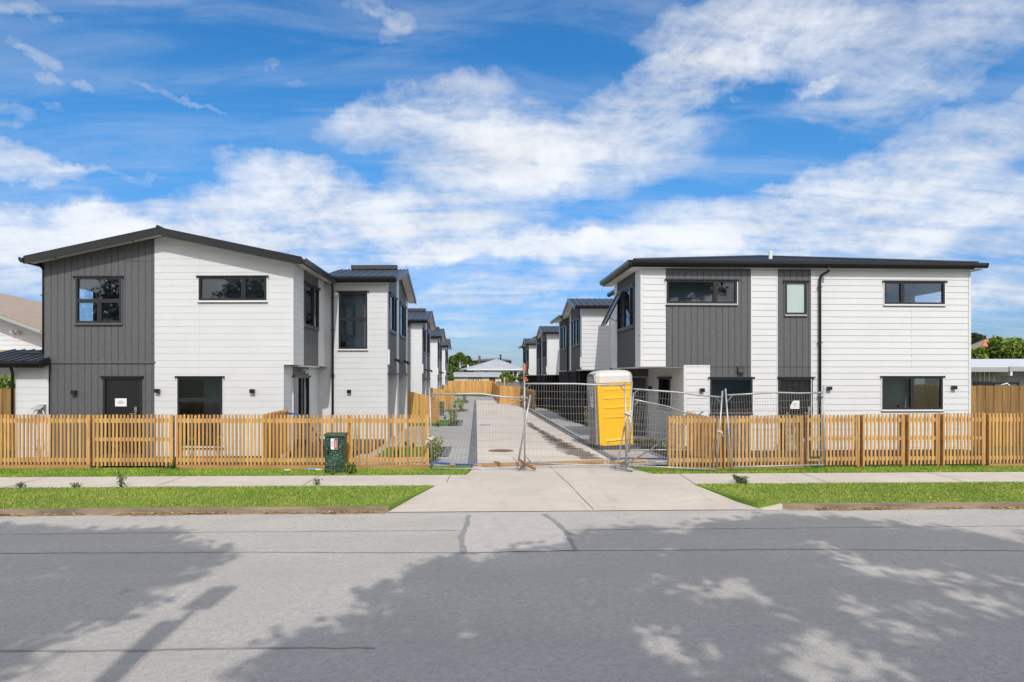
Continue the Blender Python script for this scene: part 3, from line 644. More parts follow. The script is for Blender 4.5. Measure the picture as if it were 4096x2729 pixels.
# ================================================================== LEFT FRONT TOWNHOUSE
ROOMD = (.9, .9, .25, .5, 3.2)
def left_block(par, xf, Y0, dz, xl, tall):
    xr = -3.0; E0 = 5.55+dz; sl = .225; B0 = .16+dz if not xf else .18
    ff = Fr((0, Y0, 0), (1, 0, 0), (0, -1, 0), xf); sf = Fr((xr, 0, 0), (0, 1, 0), (1, 0, 0), xf)
    holes = []
    if tall: holes = [(tall[0]-.005, tall[1]+.005, tall[2]-.005, tall[3]+.005)]
    mb = ff.mb(); clad(ff, mb, rect(xl, xr, B0-.3, E0), 'flat', holes); mb.build('weatherboard_cladding', WHITE, par)
    tz = lambda y: E0+sl*min(y-Y0, Y0+6.6-y)
    P0 = 2.46+dz
    g = sf.mb(); wb = sf.mb()
    for k, (a, b) in enumerate(((.28, 2.62), (3.36, 5.92))):
        ya, yb = Y0+a, Y0+b; wy0, wy1 = Y0+a+.24, Y0+b-.22
        clad(sf, g, [(ya, P0), (yb, P0), (yb, tz(yb)), (ya, tz(ya))], 'vgroove', [(wy0, wy1, 3.92+dz, 5.2+dz)], ya)
        window(sf, par, wy0, wy1, 3.92+dz, 5.2+dz, ((0, 0, .62, 1), (.62, 0, 1, 1)), room=(.25, .25, .1, .4, 2.5), liner=GREY, sillm=GREY)
        m = sf.mb(); yc = Y0+a+1.9
        sf.box(m, yc-.05, yc+.05, 2.9+dz, 3.0+dz, 0, .06); lp = m.build('security_light', FASC, par)
        for q in (-.12, .12):
            t = MB(xf); t.tube([(xr+.05, yc, 2.95+dz), (xr+.12, yc+q, 2.93+dz), (xr+.2, yc+q*1.3, 2.86+dz)], [.02, .05, .06], 8); t.build('lamp_head', FASC, lp)
    g.build('grey_cladding', GREY, par)
    for a, b in ((0, .28), (2.62, 3.36), (5.92, 6.6)):
        ya, yb = Y0+a, Y0+b; pl = [(ya, P0), (yb, P0), (yb, tz(yb)), (ya, tz(ya))]
        if a > 2 and a < 3: pl.insert(3, (Y0+3.3, tz(Y0+3.3)))
        clad(sf, wb, pl, 'flat')
    wb.build('weatherboard_cladding', WHITE, par)
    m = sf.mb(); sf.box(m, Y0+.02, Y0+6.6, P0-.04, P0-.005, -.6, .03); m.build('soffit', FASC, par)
    m = sf.mb()
    for a, b in ((.0, .24), (2.75, 3.25), (6.2, 6.6)): sf.box(m, Y0+a+.012, Y0+b, -.3, P0-.045, -.62, .004)
    m.build('porch_column', WHITE, par)
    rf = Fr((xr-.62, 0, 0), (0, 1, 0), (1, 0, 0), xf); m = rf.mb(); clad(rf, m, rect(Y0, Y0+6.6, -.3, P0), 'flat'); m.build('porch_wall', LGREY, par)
    m = sf.mb()
    for a in (1.0, 4.2): sf.box(m, Y0+a, Y0+a+.95, gz(Y0)+.02, 2.1+dz, -.6, -.56)
    m.build('door', GREY, par)
    m = sf.mb(); sf.box(m, Y0+.08, Y0+.22, 2.75+dz, 3.25+dz, 0, .06); m.build('meter_box', TRIM, par)
    # roof
    ye, yr, yb = Y0-.30, Y0+3.3, Y0+6.9; xo = xr+.34; t = .12
    zu = lambda y: E0+sl*min(y-Y0, Y0+6.6-y)+.01
    roof_plane(par, [(xl, ye, zu(ye)+t), (xo, ye, zu(ye)+t), (xo, yr, zu(yr)+t), (xl, yr, zu(yr)+t)], None, xf=xf)
    roof_plane(par, [(xo, yb, zu(yb)+t), (xl, yb, zu(yb)+t), (xl, yr, zu(yr)+t), (xo, yr, zu(yr)+t)], None, xf=xf)
    mb = MB(xf)
    for (a, b) in ((ye+.02, yr), (yr, yb-.02)): mb.ext([(xr+.03, a, zu(a)+.035), (xo-.03, a, zu(a)+.035), (xo-.03, b, zu(b)+.035), (xr+.03, b, zu(b)+.035)], (0, 0, -.03))
    mb.ext([(xl, ye+.02, zu(ye)+.03), (xr+.02, ye+.02, zu(ye)+.03), (xr+.02, Y0-.01, zu(Y0)+.03), (xl, Y0-.01, zu(Y0)+.03)], (0, 0, -.03))
    recalc(mb.build('soffit', SOFF, par))
    bar_path(par, 'barge_board', ROOF, [(xo, ye, zu(ye)+t+.03), (xo, yr, zu(yr)+t+.03), (xo, yb, zu(yb)+t+.03)], .03, .2, xf)
    bar_path(par, 'fascia', FASC, [(xl, ye-.0, zu(ye)+.1), (xo-.02, ye-.0, zu(ye)+.1)], .025, .15, xf)
    gutter(par, (xl if not xf else -4.80, ye-.015, zu(ye)+t), (xo-.02, ye-.015, zu(ye)+t), xf)
    m = MB(xf); m.box(xl+.5, xr-.05, yr-.16, yr+.16, zu(yr)+t+.0, zu(yr)+t+.15); m.build('ridge_cap', ROOF, par)
    for y in (Y0+1.2, Y0+5.4): disc(par, 'downlight', FASC, (xr+.17, y, zu(y)+.012), .055, xf)
    # plain rear
    m = MB(xf); m.box(xl, xr-.7, Y0+6.55, Y0+6.6, -.3, E0); m.box(xl, xl+.05, Y0+.1, Y0+6.55, -.3, E0); m.build('rear_wall', WHITE, par)

L1 = thing('townhouse', 'white and charcoal two storey gabled townhouse behind the left picket fence', 'house', (-8.4, 19.3, .18), group='new townhouses along the driveway')
FL = Fr((0, LY, 0), (1, 0, 0), (0, -1, 0), shear)
lx = lambda U, V=1300: LP(U, V)[0]
lz = lambda U, V: LP(U, V)[1]
xa, xg, xridge, xc, xlow = lx(176), lx(618), lx(659), lx(1173), lx(1135)
ZR, ZE = lz(659, 947), lz(176, 1051); SL = (ZR-ZE)/(xridge-xa)
topz = lambda x: ZR-SL*abs(x-xridge)
def lrect(U0, V0, U1, V1):
    um = (U0+U1)/2; return (lx(U0), lx(U1), lz(um, V1), lz(um, V0))
w1, w2, w3, dr = lrect(305, 1109, 487, 1292), lrect(796, 1108, 1067, 1202), lrect(711, 1509, 891, 1784), lrect(412, 1509, 568, 1816)
JZ, OZ = lz(300, 1445), lz(1150, 1459.5)
hl = lambda q: (q[0]-.004, q[1]+.004, q[2]-.004, q[3]+.004)
mb = FL.mb(); clad(FL, mb, [(xa, JZ), (xg, JZ), (xg, topz(xg)), (xa, topz(xa))], 'vgroove', [hl(w1)], xa)
clad(FL, mb, rect(xa, xg, -.1, JZ-.06), 'vgroove', [hl(dr)], xa); mb.build('grey_cladding', GREY, L1)
m = FL.mb(); FL.box(m, xa, xg+.02, JZ-.06, JZ, -.01, .03); FL.box(m, lx(500), xg, lz(560, 1044), lz(560, 1040), -.01, .012); m.build('panel_joint_flashing', GREY, L1)
mb = FL.mb(); clad(FL, mb, [(xg, OZ), (xc, OZ), (xc, topz(xc)), (xridge, ZR), (xg, topz(xg))], 'flat', [hl(w2), hl((w3[0], w3[1], OZ-1, w3[3]))][:1])
clad(FL, mb, rect(xg, xlow, -.1, OZ), 'flat', [hl(w3)]); mb.build('weatherboard_cladding', WHITE, L1)
PJ = mat('weatherboard_joint', (.60, .60, .60), .7)
for a, b in ((w3[3]+.06, w2[2]-.08), (w2[3]+.05, topz(lx(797))-.02)):
    m = FL.mb(); FL.box(m, lx(797), lx(797)+.007, a, b, -.002, .003); m.build('board_joint', PJ, L1)
m = FL.mb(); FL.box(m, xc-.05, xc+.006, OZ, topz(xc), -.05, .008); m.build('corner_board', WHITE, L1)
wo = window(FL, L1, *w1, panes=((0, .48, 1, 1), (0, 0, .52, .48), (.52, 0, 1, .48)), room=(.55, 1.2, .25, .6, 3.0), liner=GREY, sillm=GREY, side=('l', .5, 2.4, w1[2]-.1, w1[3]-.1))
window(FL, L1, *w2, panes=((0, 0, .66, 1), (.66, 0, 1, 1)), room=(.9, .42, .25, .5, 3.2))
window(FL, L1, *w3, panes=((0, 0, 1, .67), (0, .67, 1, 1)), room=(.9, 1.0, .2, .3, 3.2))
# front door
m = FL.mb(); FL.box(m, dr[0], dr[0]+.06, dr[2], dr[3], -.05, .02); FL.box(m, dr[1]-.06, dr[1], dr[2], dr[3], -.05, .02); FL.box(m, dr[0]+.06, dr[1]-.06, dr[3]-.06, dr[3], -.05, .02)
FL.box(m, dr[0]-.055, dr[1]+.055, dr[3]+.002, dr[3]+.035, 0, .08); m.build('door_frame', ALU, L1)
m = FL.mb(); FL.box(m, dr[0]+.062, dr[1]-.062, dr[2], dr[3]-.062, -.06, -.02)
d = m.build('front_door', DOORM, L1)
def lever(fr, par, a, t, xf=None):
    m = fr.mb(); fr.box(m, a-.03, a+.03, t-.11, t-.06, -.02, .01); fr.box(m, a-.035, a+.035, t+.02, t+.15, -.02, .035); fr.box(m, a-.16, a+.02, t-.05, t-.025, .02, .045); fr.box(m, a-.02, a+.02, t-.07, t+.02, -.02, .02)
    m.build('handle', CHROME, par)
lever(FL, d, lx(544), lz(544, 1650))
for U, V in ((300, 1570), (633, 1564), (1012, 1565)): wall_light(FL, L1, lx(U), lz(U, V))
# side walls facing the driveway
FS = Fr((xc, 0, 0), (0, 1, 0), (1, 0, 0), shear); uns = -LK*(xc-LX0)
ZG = topz(xc); yS = [LY, 20.11+uns, 21.93+uns, 22.95+uns]
wz = (Z(1208, 1300, 20.15), Z(1208, 1128, 20.15)); wy = (yS[1]+.06, yS[2]-.05)
mb = FS.mb(); clad(FS, mb, rect(yS[0], yS[1], OZ, ZG), 'flat'); clad(FS, mb, rect(yS[2], yS[3]+.3, OZ, ZG), 'flat'); mb.build('weatherboard_cladding', WHITE, L1)
mb = FS.mb(); [clad(FS, mb, rect(*q), 'vgroove', (), yS[1]) for q in ((yS[1], yS[2], OZ, wz[0]), (yS[1], yS[2], wz[1], ZG), (yS[1], wy[0], *wz), (wy[1], yS[2], *wz))]; mb.build('grey_cladding', GREY, L1)
window(FS, L1, wy[0], wy[1], wz[0], wz[1], ((0, 0, .62, 1), (.62, 0, 1, 1)), room=(.3, .3, .2, .5, 2.5), liner=GREY, sillm=GREY)
FS2 = Fr((xlow, 0, 0), (0, 1, 0), (1, 0, 0), shear); un2 = -LK*(xlow-LX0)
ys_ = [YF(u, xlow)+un2 for u in (1135, 1170, 1234, 1240)]
dz0, dz1 = .22, Z(1200, 1506, 21.2)
mb = FS2.mb(); clad(FS2, mb, rect(LY, ys_[1], -.1, OZ), 'flat'); clad(FS2, mb, rect(ys_[2], 23.4, -.1, OZ), 'flat'); mb.build('weatherboard_cladding', WHITE, L1)
mb = FS2.mb(); clad(FS2, mb, rect(ys_[1], ys_[2], dz1, OZ), 'vgroove'); mb.build('grey_cladding', GREY, L1)
window(FS2, L1, ys_[1]+.02, ys_[2]-.02, dz0, dz1, ((0, 0, .5, 1), (.5, 0, 1, 1)), room=(.2, .2, .1, .0, 2.5))
m = FS2.mb(); FS2.box(m, ys_[1]-.3, ys_[2]+.3, OZ-.04, OZ-.008, 0, xc-xlow+.0); m.build('soffit', SOFF, L1)
m = MB(shear); yq = (ys_[1]+ys_[2])/2; m.tube([(xlow+.02, yq, OZ-.14), (xlow+.12, yq, OZ-.13), (xlow+.2, yq-.02, OZ-.2)], [.03, .05, .06], 8); m.build('porch_light', TRIM, L1)
# wing roof
xo0, xo1, yf, yk, t = xa-.30, xc+.33, LY-.40, 26.6, .12
zu = lambda x: topz(x)+.01
roof_plane(L1, [(xo1, yf, zu(xo1)+t), (xo1, yk, zu(xo1)+t), (xridge, yk, zu(xridge)+t), (xridge, yf, zu(xridge)+t)], None, xf=shear)
roof_plane(L1, [(xo0, yk+3, zu(xo0)+t), (xo0, yf, zu(xo0)+t), (xridge, yf, zu(xridge)+t), (xridge, yk+3, zu(xridge)+t)], None, xf=shear)
mb = MB(shear)
for a, b in ((xo0+.03, xridge), (xridge, xo1-.03)): mb.ext([(a, yf+.03, zu(a)+.035), (b, yf+.03, zu(b)+.035), (b, LY-.012, zu(b)+.035), (a, LY-.012, zu(a)+.035)], (0, 0, -.03))
mb.ext([(xc+.01, LY, zu(xc)+.035), (xo1-.03, LY, zu(xo1)+.035), (xo1-.03, 22.9, zu(xo1)+.035), (xc+.01, 22.9, zu(xc)+.035)], (0, 0, -.03))
recalc(mb.build('soffit', SOFF, L1))
bar_path(L1, 'barge_board', FASC, [(xo0, yf, zu(xo0)+t+.02), (xridge, yf, zu(xridge)+t+.02), (xo1, yf, zu(xo1)+t+.02)], .03, .185, shear)
m = MB(shear)
for a, b in ((xo0, xridge), (xridge, xo1)): m.hexa([(a, yf-.02, zu(a)+t+.012), (b, yf-.02, zu(b)+t+.012), (b, yf+.12, zu(b)+t+.012), (a, yf+.12, zu(a)+t+.012), (a, yf-.02, zu(a)+t+.05), (b, yf-.02, zu(b)+t+.05), (b, yf+.12, zu(b)+t+.05), (a, yf+.12, zu(a)+t+.05)])
m.tube([(xridge, yf-.03, zu(xridge)+t+.05), (xridge, yk, zu(xridge)+t+.05)], .05, 8); m.build('ridge_cap', FASC, L1)
gutter(L1, (xo1, yf, zu(xo1)+t), (xo1, 22.86, zu(xo1)+t), shear, (1, 0, 0)); gutter(L1, (xo0, yf-.05, zu(xo0)+t), (xo0, 28, zu(xo0)+t), shear, (-1, 0, 0))
for u, v in ((237, 1029), (542, 964)): q = lx(u); disc(L1, 'downlight', FASC, (q, LY-.2, zu(q)+.012), .055, shear)
zq = zu(xo0)
downpipe(L1, [(xa-.16, LY+.06, ZE+.0), (xa-.155, LY+.06, ZE-.07), (xa-.09, LY+.06, ZE-.12), (xa-.05, LY+.06, ZE-.2), (xa-.05, LY+.06, 3.0)], shear, (4.6, 3.6))
# left side wall (with openings of the corner room) and back
FW = Fr((xa, 0, 0), (0, 1, 0), (-1, 0, 0), shear); m = FW.mb()
clad(FW, m, rect(LY, 29, -.1, ZE), 'vgroove', [(LY+.5, LY+2.4, w1[2]-.1, w1[3]-.1)]); m.build('grey_cladding', GREY, L1)
BY = 23.31
btall = (X(1354, BY-.29), X(1470, BY-.29), Z(1412, 1396, BY-.29), Z(1412, 1168, BY-.29))
left_block(L1, shear, BY, 0.0, xlow-.0, btall)
fb = Fr((0, BY, 0), (1, 0, 0), (0, -1, 0), shear)
window(fb, L1, *btall, panes=((0, .52, 1, 1), (0, 0, 1, .52)), room=(.5, .6, .2, .4, 3))
wall_light(fb, L1, X(1397, 23.0), Z(1397, 1566, 23.0))
xd = X(1329, 22.95)
downpipe(L1, [(xd+.04, BY-.36, 5.47), (xd+.04, BY-.36, 5.38), (xd, BY-.07, 5.22), (xd, BY-.07, 5.05), (xd, BY-.07, .28)], shear, (4.98, 3.9, 2.4), )
m = MB(shear); m.box(xa, xlow, 29.3, 29.35, -.1, ZE); m.build('rear_wall', WHITE, L1)
# lean-to on the left end
yl = 19.385; LX_ = lambda U: X(U, yl)
x0, x1 = LX_(62), LX_(194)
fl = Fr((0, yl, 0), (1, 0, 0), (0, -1, 0)); m = fl.mb(); clad(fl, m, rect(x0, x1, -.1, Z(120, 1460, yl)), 'flat'); m.build('weatherboard_cladding', WHITE, L1)
m = MB(); m.box(x0, x0+.02, yl+.005, 21.8, -.1, 2.66); m.build('lean_to_side_wall', WHITE, L1)
ze = Z(100, 1446, yl-.3)
roof_plane(L1, [(LX_(-120), yl-.32, ze), (LX_(196), yl-.32, ze), (LX_(196), 21.0, ze+.38), (LX_(-120), 21.0, ze+.38)], None)
gutter(L1, (LX_(-120), yl-.33, ze), (LX_(198), yl-.33, ze)); m = MB(); m.box(LX_(22), LX_(193), yl-.31, yl-.28, ze-.17, ze-.02); m.build('fascia', FASC, L1)
bar_path(L1, 'barge_board', FASC, [(LX_(198), yl-.42, ze+.03), (LX_(198), yl-.01, ze+.13)], .03, .22)
m = MB(); m.tube([(X(90, 20.3), 20.3, Z(120, 1413, 20.3)), (xa-.03, 20.3, Z(120, 1413, 20.3))], .05, 8); m.build('roof_flashing', FASC, L1)
downpipe(L1, [(LX_(52), yl-.12, ze-.1), (LX_(55), yl-.05, ze-.3), (LX_(55), yl-.05, .2)])
# meter box with cable loop
m = fl.mb(); a0, a1 = LX_(152), LX_(185); fl.box(m, a0+.06, a1, Z(160, 1672, yl), Z(160, 1620, yl), .012, .12)
mt = m.build('hose_box', LGREY, L1); m = MB(); zt = Z(160, 1618, yl)
m.hexa([(a0-.05, yl-.26, zt-.13), (a1, yl-.26, zt-.13), (a1, yl-.01, zt-.01), (a0+.05, yl-.01, zt-.01), (a0-.05, yl-.26, zt-.115), (a1, yl-.26, zt-.115), (a1, yl-.01, zt+.005), (a0+.05, yl-.01, zt+.005)]); m.build('lid', LGREY, mt)
m = MB(); ca = (a0+a1)/2
m.tube([(ca+.16*math.cos(q), yl-.14-.02*math.sin(3*q), zt-.33+.2*math.sin(q)) for q in np.linspace(-.6, 3.7, 16)], .014, 6); m.build('cable', TRIM, mt)
# deck
m = MB(shear)
yd0, yd1 = 19.75, BY-.02; nb = 26
for i in range(nb): m.box(-5.25, -3.04, yd0+(yd1-yd0)*i/nb, yd0+(yd1-yd0)*(i+1)/nb-.006, .19, .26)
m.box(-5.25, -3.04, yd0-.03, yd0-.001, -.1, .255)
tag(m.build('deck', DECK), 'brown timber deck against the white wall of the left townhouse', 'deck')

# ---- the blocks further down the left side
def far_left():
    o = thing('townhouse', 'white townhouse with charcoal gable end, second block down the left side', 'house', (-5.2, 37.2, .02), group='new townhouses along the driveway')
    left_block(o, None, 37.2, -.26, -6.5, None)
    ff = Fr((0, 37.12, 0), (1, 0, 0), (0, -1, 0)); m = ff.mb(); q = (-4.75, -3.78, 2.55, 4.8)
    clad(ff, m, rect(-6.4, X(1642, 37.1), -.2, 5.3), 'vgroove', [q]); m.build('grey_cladding', GREY, o)
    window(ff, o, *q, panes=((0, .45, 1, 1), (0, 0, 1, .45)), room=(.3, .2, .1, .3, 2.0), liner=GREY, sillm=GREY)
    return o
L2 = far_left()
L3 = copy_tree(L2); L3.location = (-5.2, 51.5, -.05); L3['label'] = 'white townhouse with charcoal gable end, third block down the left side'
L4 = copy_tree(L2); L4.location = (-5.3, 65.8, -.12); L4['label'] = 'farthest white townhouse on the left side, only a sliver of eave showing'

# ================================================================== RIGHT FRONT TOWNHOUSE
R1 = thing('townhouse', 'white and charcoal two storey townhouse behind the right picket fence, upper floor overhanging', 'house', (9.8, 19.8, .18), group='new townhouses along the driveway')
RY = 19.8; FR = Fr((0, RY, 0), (1, 0, 0), (0, -1, 0))
rx = lambda U: X(U, RY)
rz_ = lambda U, V: Z(U, V, RY)
def rrect(U0, V0, U1, V1): um = (U0+U1)/2; return (rx(U0), rx(U1), rz_(um, V1), rz_(um, V0))
xL, xg0, xlw, xg1, xs0, xh0, xh1, xR = rx(2562), rx(2663), rx(2735), rx(2840), rx(3003), rx(3110), rx(3243), rx(3881)
TOP, OV = 5.56, 2.64
q1, q2, q3, q4, q5, qd = rrect(2665, 1122, 2947, 1214), rrect(3139, 1127, 3226, 1258), rrect(3536, 1128, 3777, 1217), rrect(3527, 1508, 3769, 1638), rrect(2839, 1512, 3009, 1649), rrect(3115, 1512, 3250, 1800)
mb = FR.mb(); clad(FR, mb, rect(xL, xg0, OV, TOP), 'bevel', phase=OV)
clad(FR, mb, rect(xs0, xh0, -.1, TOP), 'bevel', [hl(q5), hl(qd)], OV); clad(FR, mb, rect(xh1, xR, -.1, TOP), 'bevel', [hl(q3), hl(q4), hl(qd)], OV)
clad(FR, mb, rect(xlw, xg1, -.1, OV+.05), 'bevel', [hl(q5)], OV); mb.build('weatherboard_cladding', WHITE, R1)
mb = FR.mb(); clad(FR, mb, rect(xg0, xs0, OV, TOP), 'vgroove', [hl(q1)], xg0); clad(FR, mb, rect(xg1, xs0, -.1, OV-.01), 'vgroove', [hl(q5)], xg0)
clad(FR, mb, rect(xh0, xh1, OV, TOP), 'vgroove', [hl(q2)], xh0); clad(FR, mb, rect(xh0, xh1, -.1, OV-.01), 'vgroove', [hl(qd)], xh0); mb.build('grey_cladding', GREY, R1)
m = FR.mb(); FR.box(m, xL-.006, xL+.06, OV, TOP, -.06, .024); FR.box(m, xlw-.006, xlw+.055, -.1, OV+.05, -.06, .024); FR.box(m, xR-.06, xR+.01, -.1, TOP, -.06, .024)
FR.box(m, xs0-.001, xs0+.02, -.1, TOP, -.01, .022); FR.box(m, xh0-.02, xh0+.001, -.1, TOP, -.01, .022); FR.box(m, xh1-.001, xh1+.02, -.1, TOP, -.01, .022); m.build('corner_board', WHITE, R1)
for a, b in ((xg1, xs0-.001), (xh0+.001, xh1-.001)):
    m = FR.mb(); FR.box(m, a, b, OV-.012, OV, -.02, .006); m.build('panel_joint_flashing', ALU, R1)
window(FR, R1, *q1, panes=((0, 0, .69, 1), (.69, 0, 1, 1)), room=(.3, .8, .3, .6, 3.2), sillm=LGREY)
window(FR, R1, *q2, glass=FROST, liner=GREY, sillm=LGREY)
window(FR, R1, *q3, panes=((0, 0, .3, 1), (.3, 0, 1, 1)), room=(1.0, xR-q3[1]-.02, .25, .9, 3.0), side=('r', .5, 2.6, q3[2]-.1, q3[3]-.12))
window(FR, R1, *q4, panes=((0, 0, .5, 1), (.5, 0, 1, 1)), room=(1.0, xR-q4[1]-.02, .2, .6, 3.0), side=('r', .4, 2.7, q4[2]-.5, q4[3]-.05))
window(FR, R1, *q5, room=(.4, .3, .2, .5, 3.0), liner=TRIM, sillm=GREY)
m = FR.mb(); FR.box(m, qd[0], qd[0]+.06, .15, qd[3], -.05, .02); FR.box(m, qd[1]-.06, qd[1], .15, qd[3], -.05, .02); FR.box(m, qd[0]+.06, qd[1]-.06, qd[3]-.07, qd[3], -.05, .02)
FR.box(m, qd[0]-.055, qd[1]+.055, qd[3]+.002, qd[3]+.035, 0, .08); m.build('door_frame', ALU, R1)
fd = Fr((0, RY+.035, 0), (1, 0, 0), (0, -1, 0)); m = fd.mb(); clad(fd, m, rect(qd[0]+.06, qd[1]-.06, .1, qd[3]-.07), 'vgroove'); d = m.build('front_door', DOORM, R1)
lever(FR, d, rx(3235), rz_(3235, 1647))
for U, V in ((2806, 1561), (3313, 1554), (3811, 1551)): wall_light(FR, R1, rx(U), rz_(U, V))
m = FR.mb(); FR.box(m, rx(3645), rx(3645)+.006, 2.6, 4.6, .004, .012); m.build('board_joint', PJ, R1)
# cowl vent
m = MB(); a, b, zv0, zv1 = rx(2948), rx(2973), rz_(2960, 1491), rz_(2960, 1467)
pr = [(0, zv1), (-.05, zv1-.005), (-.11, zv1-.06), (-.13, zv0), (0, zv0)]
m.ext([(a, RY+y, z) for y, z in pr], (b-a, 0, 0)); m.box(a-.012, b+.012, RY-.012, RY, zv0-.02, zv1+.02); recalc(m.build('vent_cowl', ROOF, R1))
xp = rx(3275)
downpipe(R1, [(rx(3294), RY-.30, 5.56), (rx(3294), RY-.30, 5.44), (xp+.03, RY-.09, 5.34), (xp, RY-.075, 5.22), (xp, RY-.075, 5.05), (xp, RY-.075, .2)], None, (5.0, 3.35, 1.75))
# side walls
SU = Fr((xL, 0, 0), (0, 1, 0), (-1, 0, 0)); mb = SU.mb(); clad(SU, mb, rect(RY, 20.47, OV, TOP), 'flat', phase=OV); clad(SU, mb, rect(23.09, 23.65, OV, TOP), 'flat', phase=OV); mb.build('weatherboard_cladding', WHITE, R1)
sw = (20.58, 23.0, 3.90, 5.14); mb = SU.mb(); clad(SU, mb, rect(20.47, 23.09, OV, TOP), 'batten', [sw]); mb.build('grey_cladding', GREY, R1)
wo = window(SU, R1, *sw, panes=((0, 0, .2, 1), (.2, 0, .60, 1)), room=(.2, .2, .2, .5, 2.4), liner=GREY, sillm=GREY)
# opened awning sash
ya, yb = sw[0]+.60*(sw[1]-sw[0]), sw[1]; ang = math.radians(27); Hs = sw[3]-sw[2]-.05
def sp(y, h, d): # h down the sash from the hinge, d thickness outwards
    return (xL-.03-h*math.sin(ang)-d*math.cos(ang), y, sw[3]-.03-h*math.cos(ang)+d*math.sin(ang))
m = MB(); g = MB()
def sbox(mm, y0, y1, h0, h1, d0, d1): mm.hexa([sp(y0, h1, d0), sp(y1, h1, d0), sp(y1, h1, d1), sp(y0, h1, d1), sp(y0, h0, d0), sp(y1, h0, d0), sp(y1, h0, d1), sp(y0, h0, d1)])
sbox(m, ya, ya+.11, 0, Hs, 0, .045); sbox(m, yb-.11, yb, 0, Hs, 0, .045); sbox(m, ya+.11, yb-.11, 0, .06, 0, .045); sbox(m, ya+.11, yb-.11, Hs-.06, Hs, 0, .045)
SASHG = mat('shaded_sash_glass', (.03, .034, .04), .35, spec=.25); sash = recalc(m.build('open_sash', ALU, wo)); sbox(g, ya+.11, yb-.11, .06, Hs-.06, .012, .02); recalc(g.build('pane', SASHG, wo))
m = MB(); m.tube([(xL-.03, ya+.03, sw[2]+.45), (xL-.28, ya+.03, sw[2]+.25), sp(ya+.03, Hs*.8, 0)], .012, 6); m.build('stay', ALU, wo)
m = SU.mb(); SU.box(m, ya, ya+.045, sw[2], sw[3], -.05, .03); SU.box(m, yb-.045, yb, sw[2], sw[3], -.05, .03); SU.box(m, ya+.045, yb-.045, sw[2], sw[2]+.045, -.05, .03); m.build('frame', ALU, wo)
SLW = Fr((xlw, 0, 0), (0, 1, 0), (-1, 0, 0)); k = (YF(2686, xlw), YF(2638, xlw), 1.36, 2.31)
mb = SLW.mb(); clad(SLW, mb, rect(RY, 24.0, -.1, OV), 'flat', [hl(k)], OV); mb.build('weatherboard_cladding', WHITE, R1)
window(SLW, R1, *k, room=(.3, .3, .2, .4, 2.5)); wall_light(SLW, R1, YF(2607, xlw), 1.95)
m = MB(); m.box(xL+.004, xlw-.01, RY+.03, 24.0, OV-.03, OV-.002); m.box(xlw-.01, xg1+.3, RY+.03, RY+.06, OV-.03, OV-.002); m.build('soffit', SOFF, R1)
FB = Fr((0, 24.0, 0), (1, 0, 0), (0, -1, 0)); e0, e1 = X(2512, 24), X(2588, 24)
mb = FB.mb(); clad(FB, mb, rect(xL-.1, xlw, 2.35, OV), 'batten'); clad(FB, mb, rect(e1+.06, xlw, -.1, 2.35), 'batten'); mb.build('grey_cladding', GREY, R1)
m = FB.mb(); FB.box(m, e0-.05, e0, -.1, 2.35, -.3, .02); FB.box(m, e1, e1+.06, -.1, 2.35, -.3, .02); FB.box(m, e0, e1, 2.29, 2.35, -.3, .02); m.build('door_frame', LGREY, R1)
m = FB.mb(); FB.box(m, e0, e1, -.1, 2.29, -.3, -.25); m.build('side_door', GREY, R1)
m = MB(); m.box(xL-.2, xlw, 22.9, 23.98, 0, .24); m.build('step', CONC, R1)
SB = Fr((xlw, 0, 0), (0, 1, 0), (-1, 0, 0)); mb = SB.mb(); clad(SB, mb, rect(23.65, 29.2, OV, TOP), 'batten'); clad(SB, mb, rect(24.02, 29.2, -.1, OV-.001), 'batten'); mb.build('grey_cladding', GREY, R1)
m = MB(); m.box(xL+.01, xlw-.01, 23.6, 23.65, OV, TOP); m.box(xlw+.01, xR, 29.2, 29.25, -.1, TOP); m.build('rear_wall', WHITE, R1)
SRt = Fr((xR, 0, 0), (0, 1, 0), (1, 0, 0)); mb = SRt.mb(); clad(SRt, mb, rect(RY, 29.2, -.1, TOP), 'bevel', [(RY+.5, RY+2.6, q3[2]-.1, q3[3]-.12), (RY+.4, RY+2.7, q4[2]-.5, q4[3]-.05)]); mb.build('weatherboard_cladding', WHITE, R1)
# roof
ex0, ex1, ey0, ey1, ez = xL-.32, xR+.27, RY-.22, 29.5, 5.70; AP = (10.3, 24.4, 6.69)
sl_ = (AP[2]-ez)/(AP[0]-ex0); z2 = ez+sl_*(5.75-ex0)
roof_plane(R1, [(ex0, ey0, ez), (ex1, ey0, ez), AP], None)
roof_plane(R1, [(ex0, 24.1, ez), (ex0, ey0, ez), AP, (5.75, ey1, z2), (5.75, 24.1, z2)], None)
roof_plane(R1, [(ex1, ey0, ez), (ex1, ey1, ez), AP], None); roof_plane(R1, [(ex1, ey1, ez), (5.75, ey1, z2), AP], None)
m = MB(); m.tube([(ex0+.1, ey0+.1, ez+.05), (AP[0], AP[1], AP[2]+.03), (ex1-.1, ey0+.1, ez+.05)], .05, 6); m.build('hip_cap', ROOF, R1)
gutter(R1, (ex0-.115, ey0, ez), (ex1+.06, ey0, ez)); gutter(R1, (ex0, 24.1, ez), (ex0, ey0-.115, ez), None, (-1, 0, 0))
gutter(R1, (5.75, ey1, z2), (5.75, 24.1, z2), None, (-1, 0, 0))
m = MB(); m.box(ex0+.01, ex1-.3, ey0-.002, ey0+.022, ez-.17, ez-.02); m.box(ex0, ex0+.024, ey0+.03, 24.1, ez-.17, ez-.02); m.build('fascia', FASC, R1)
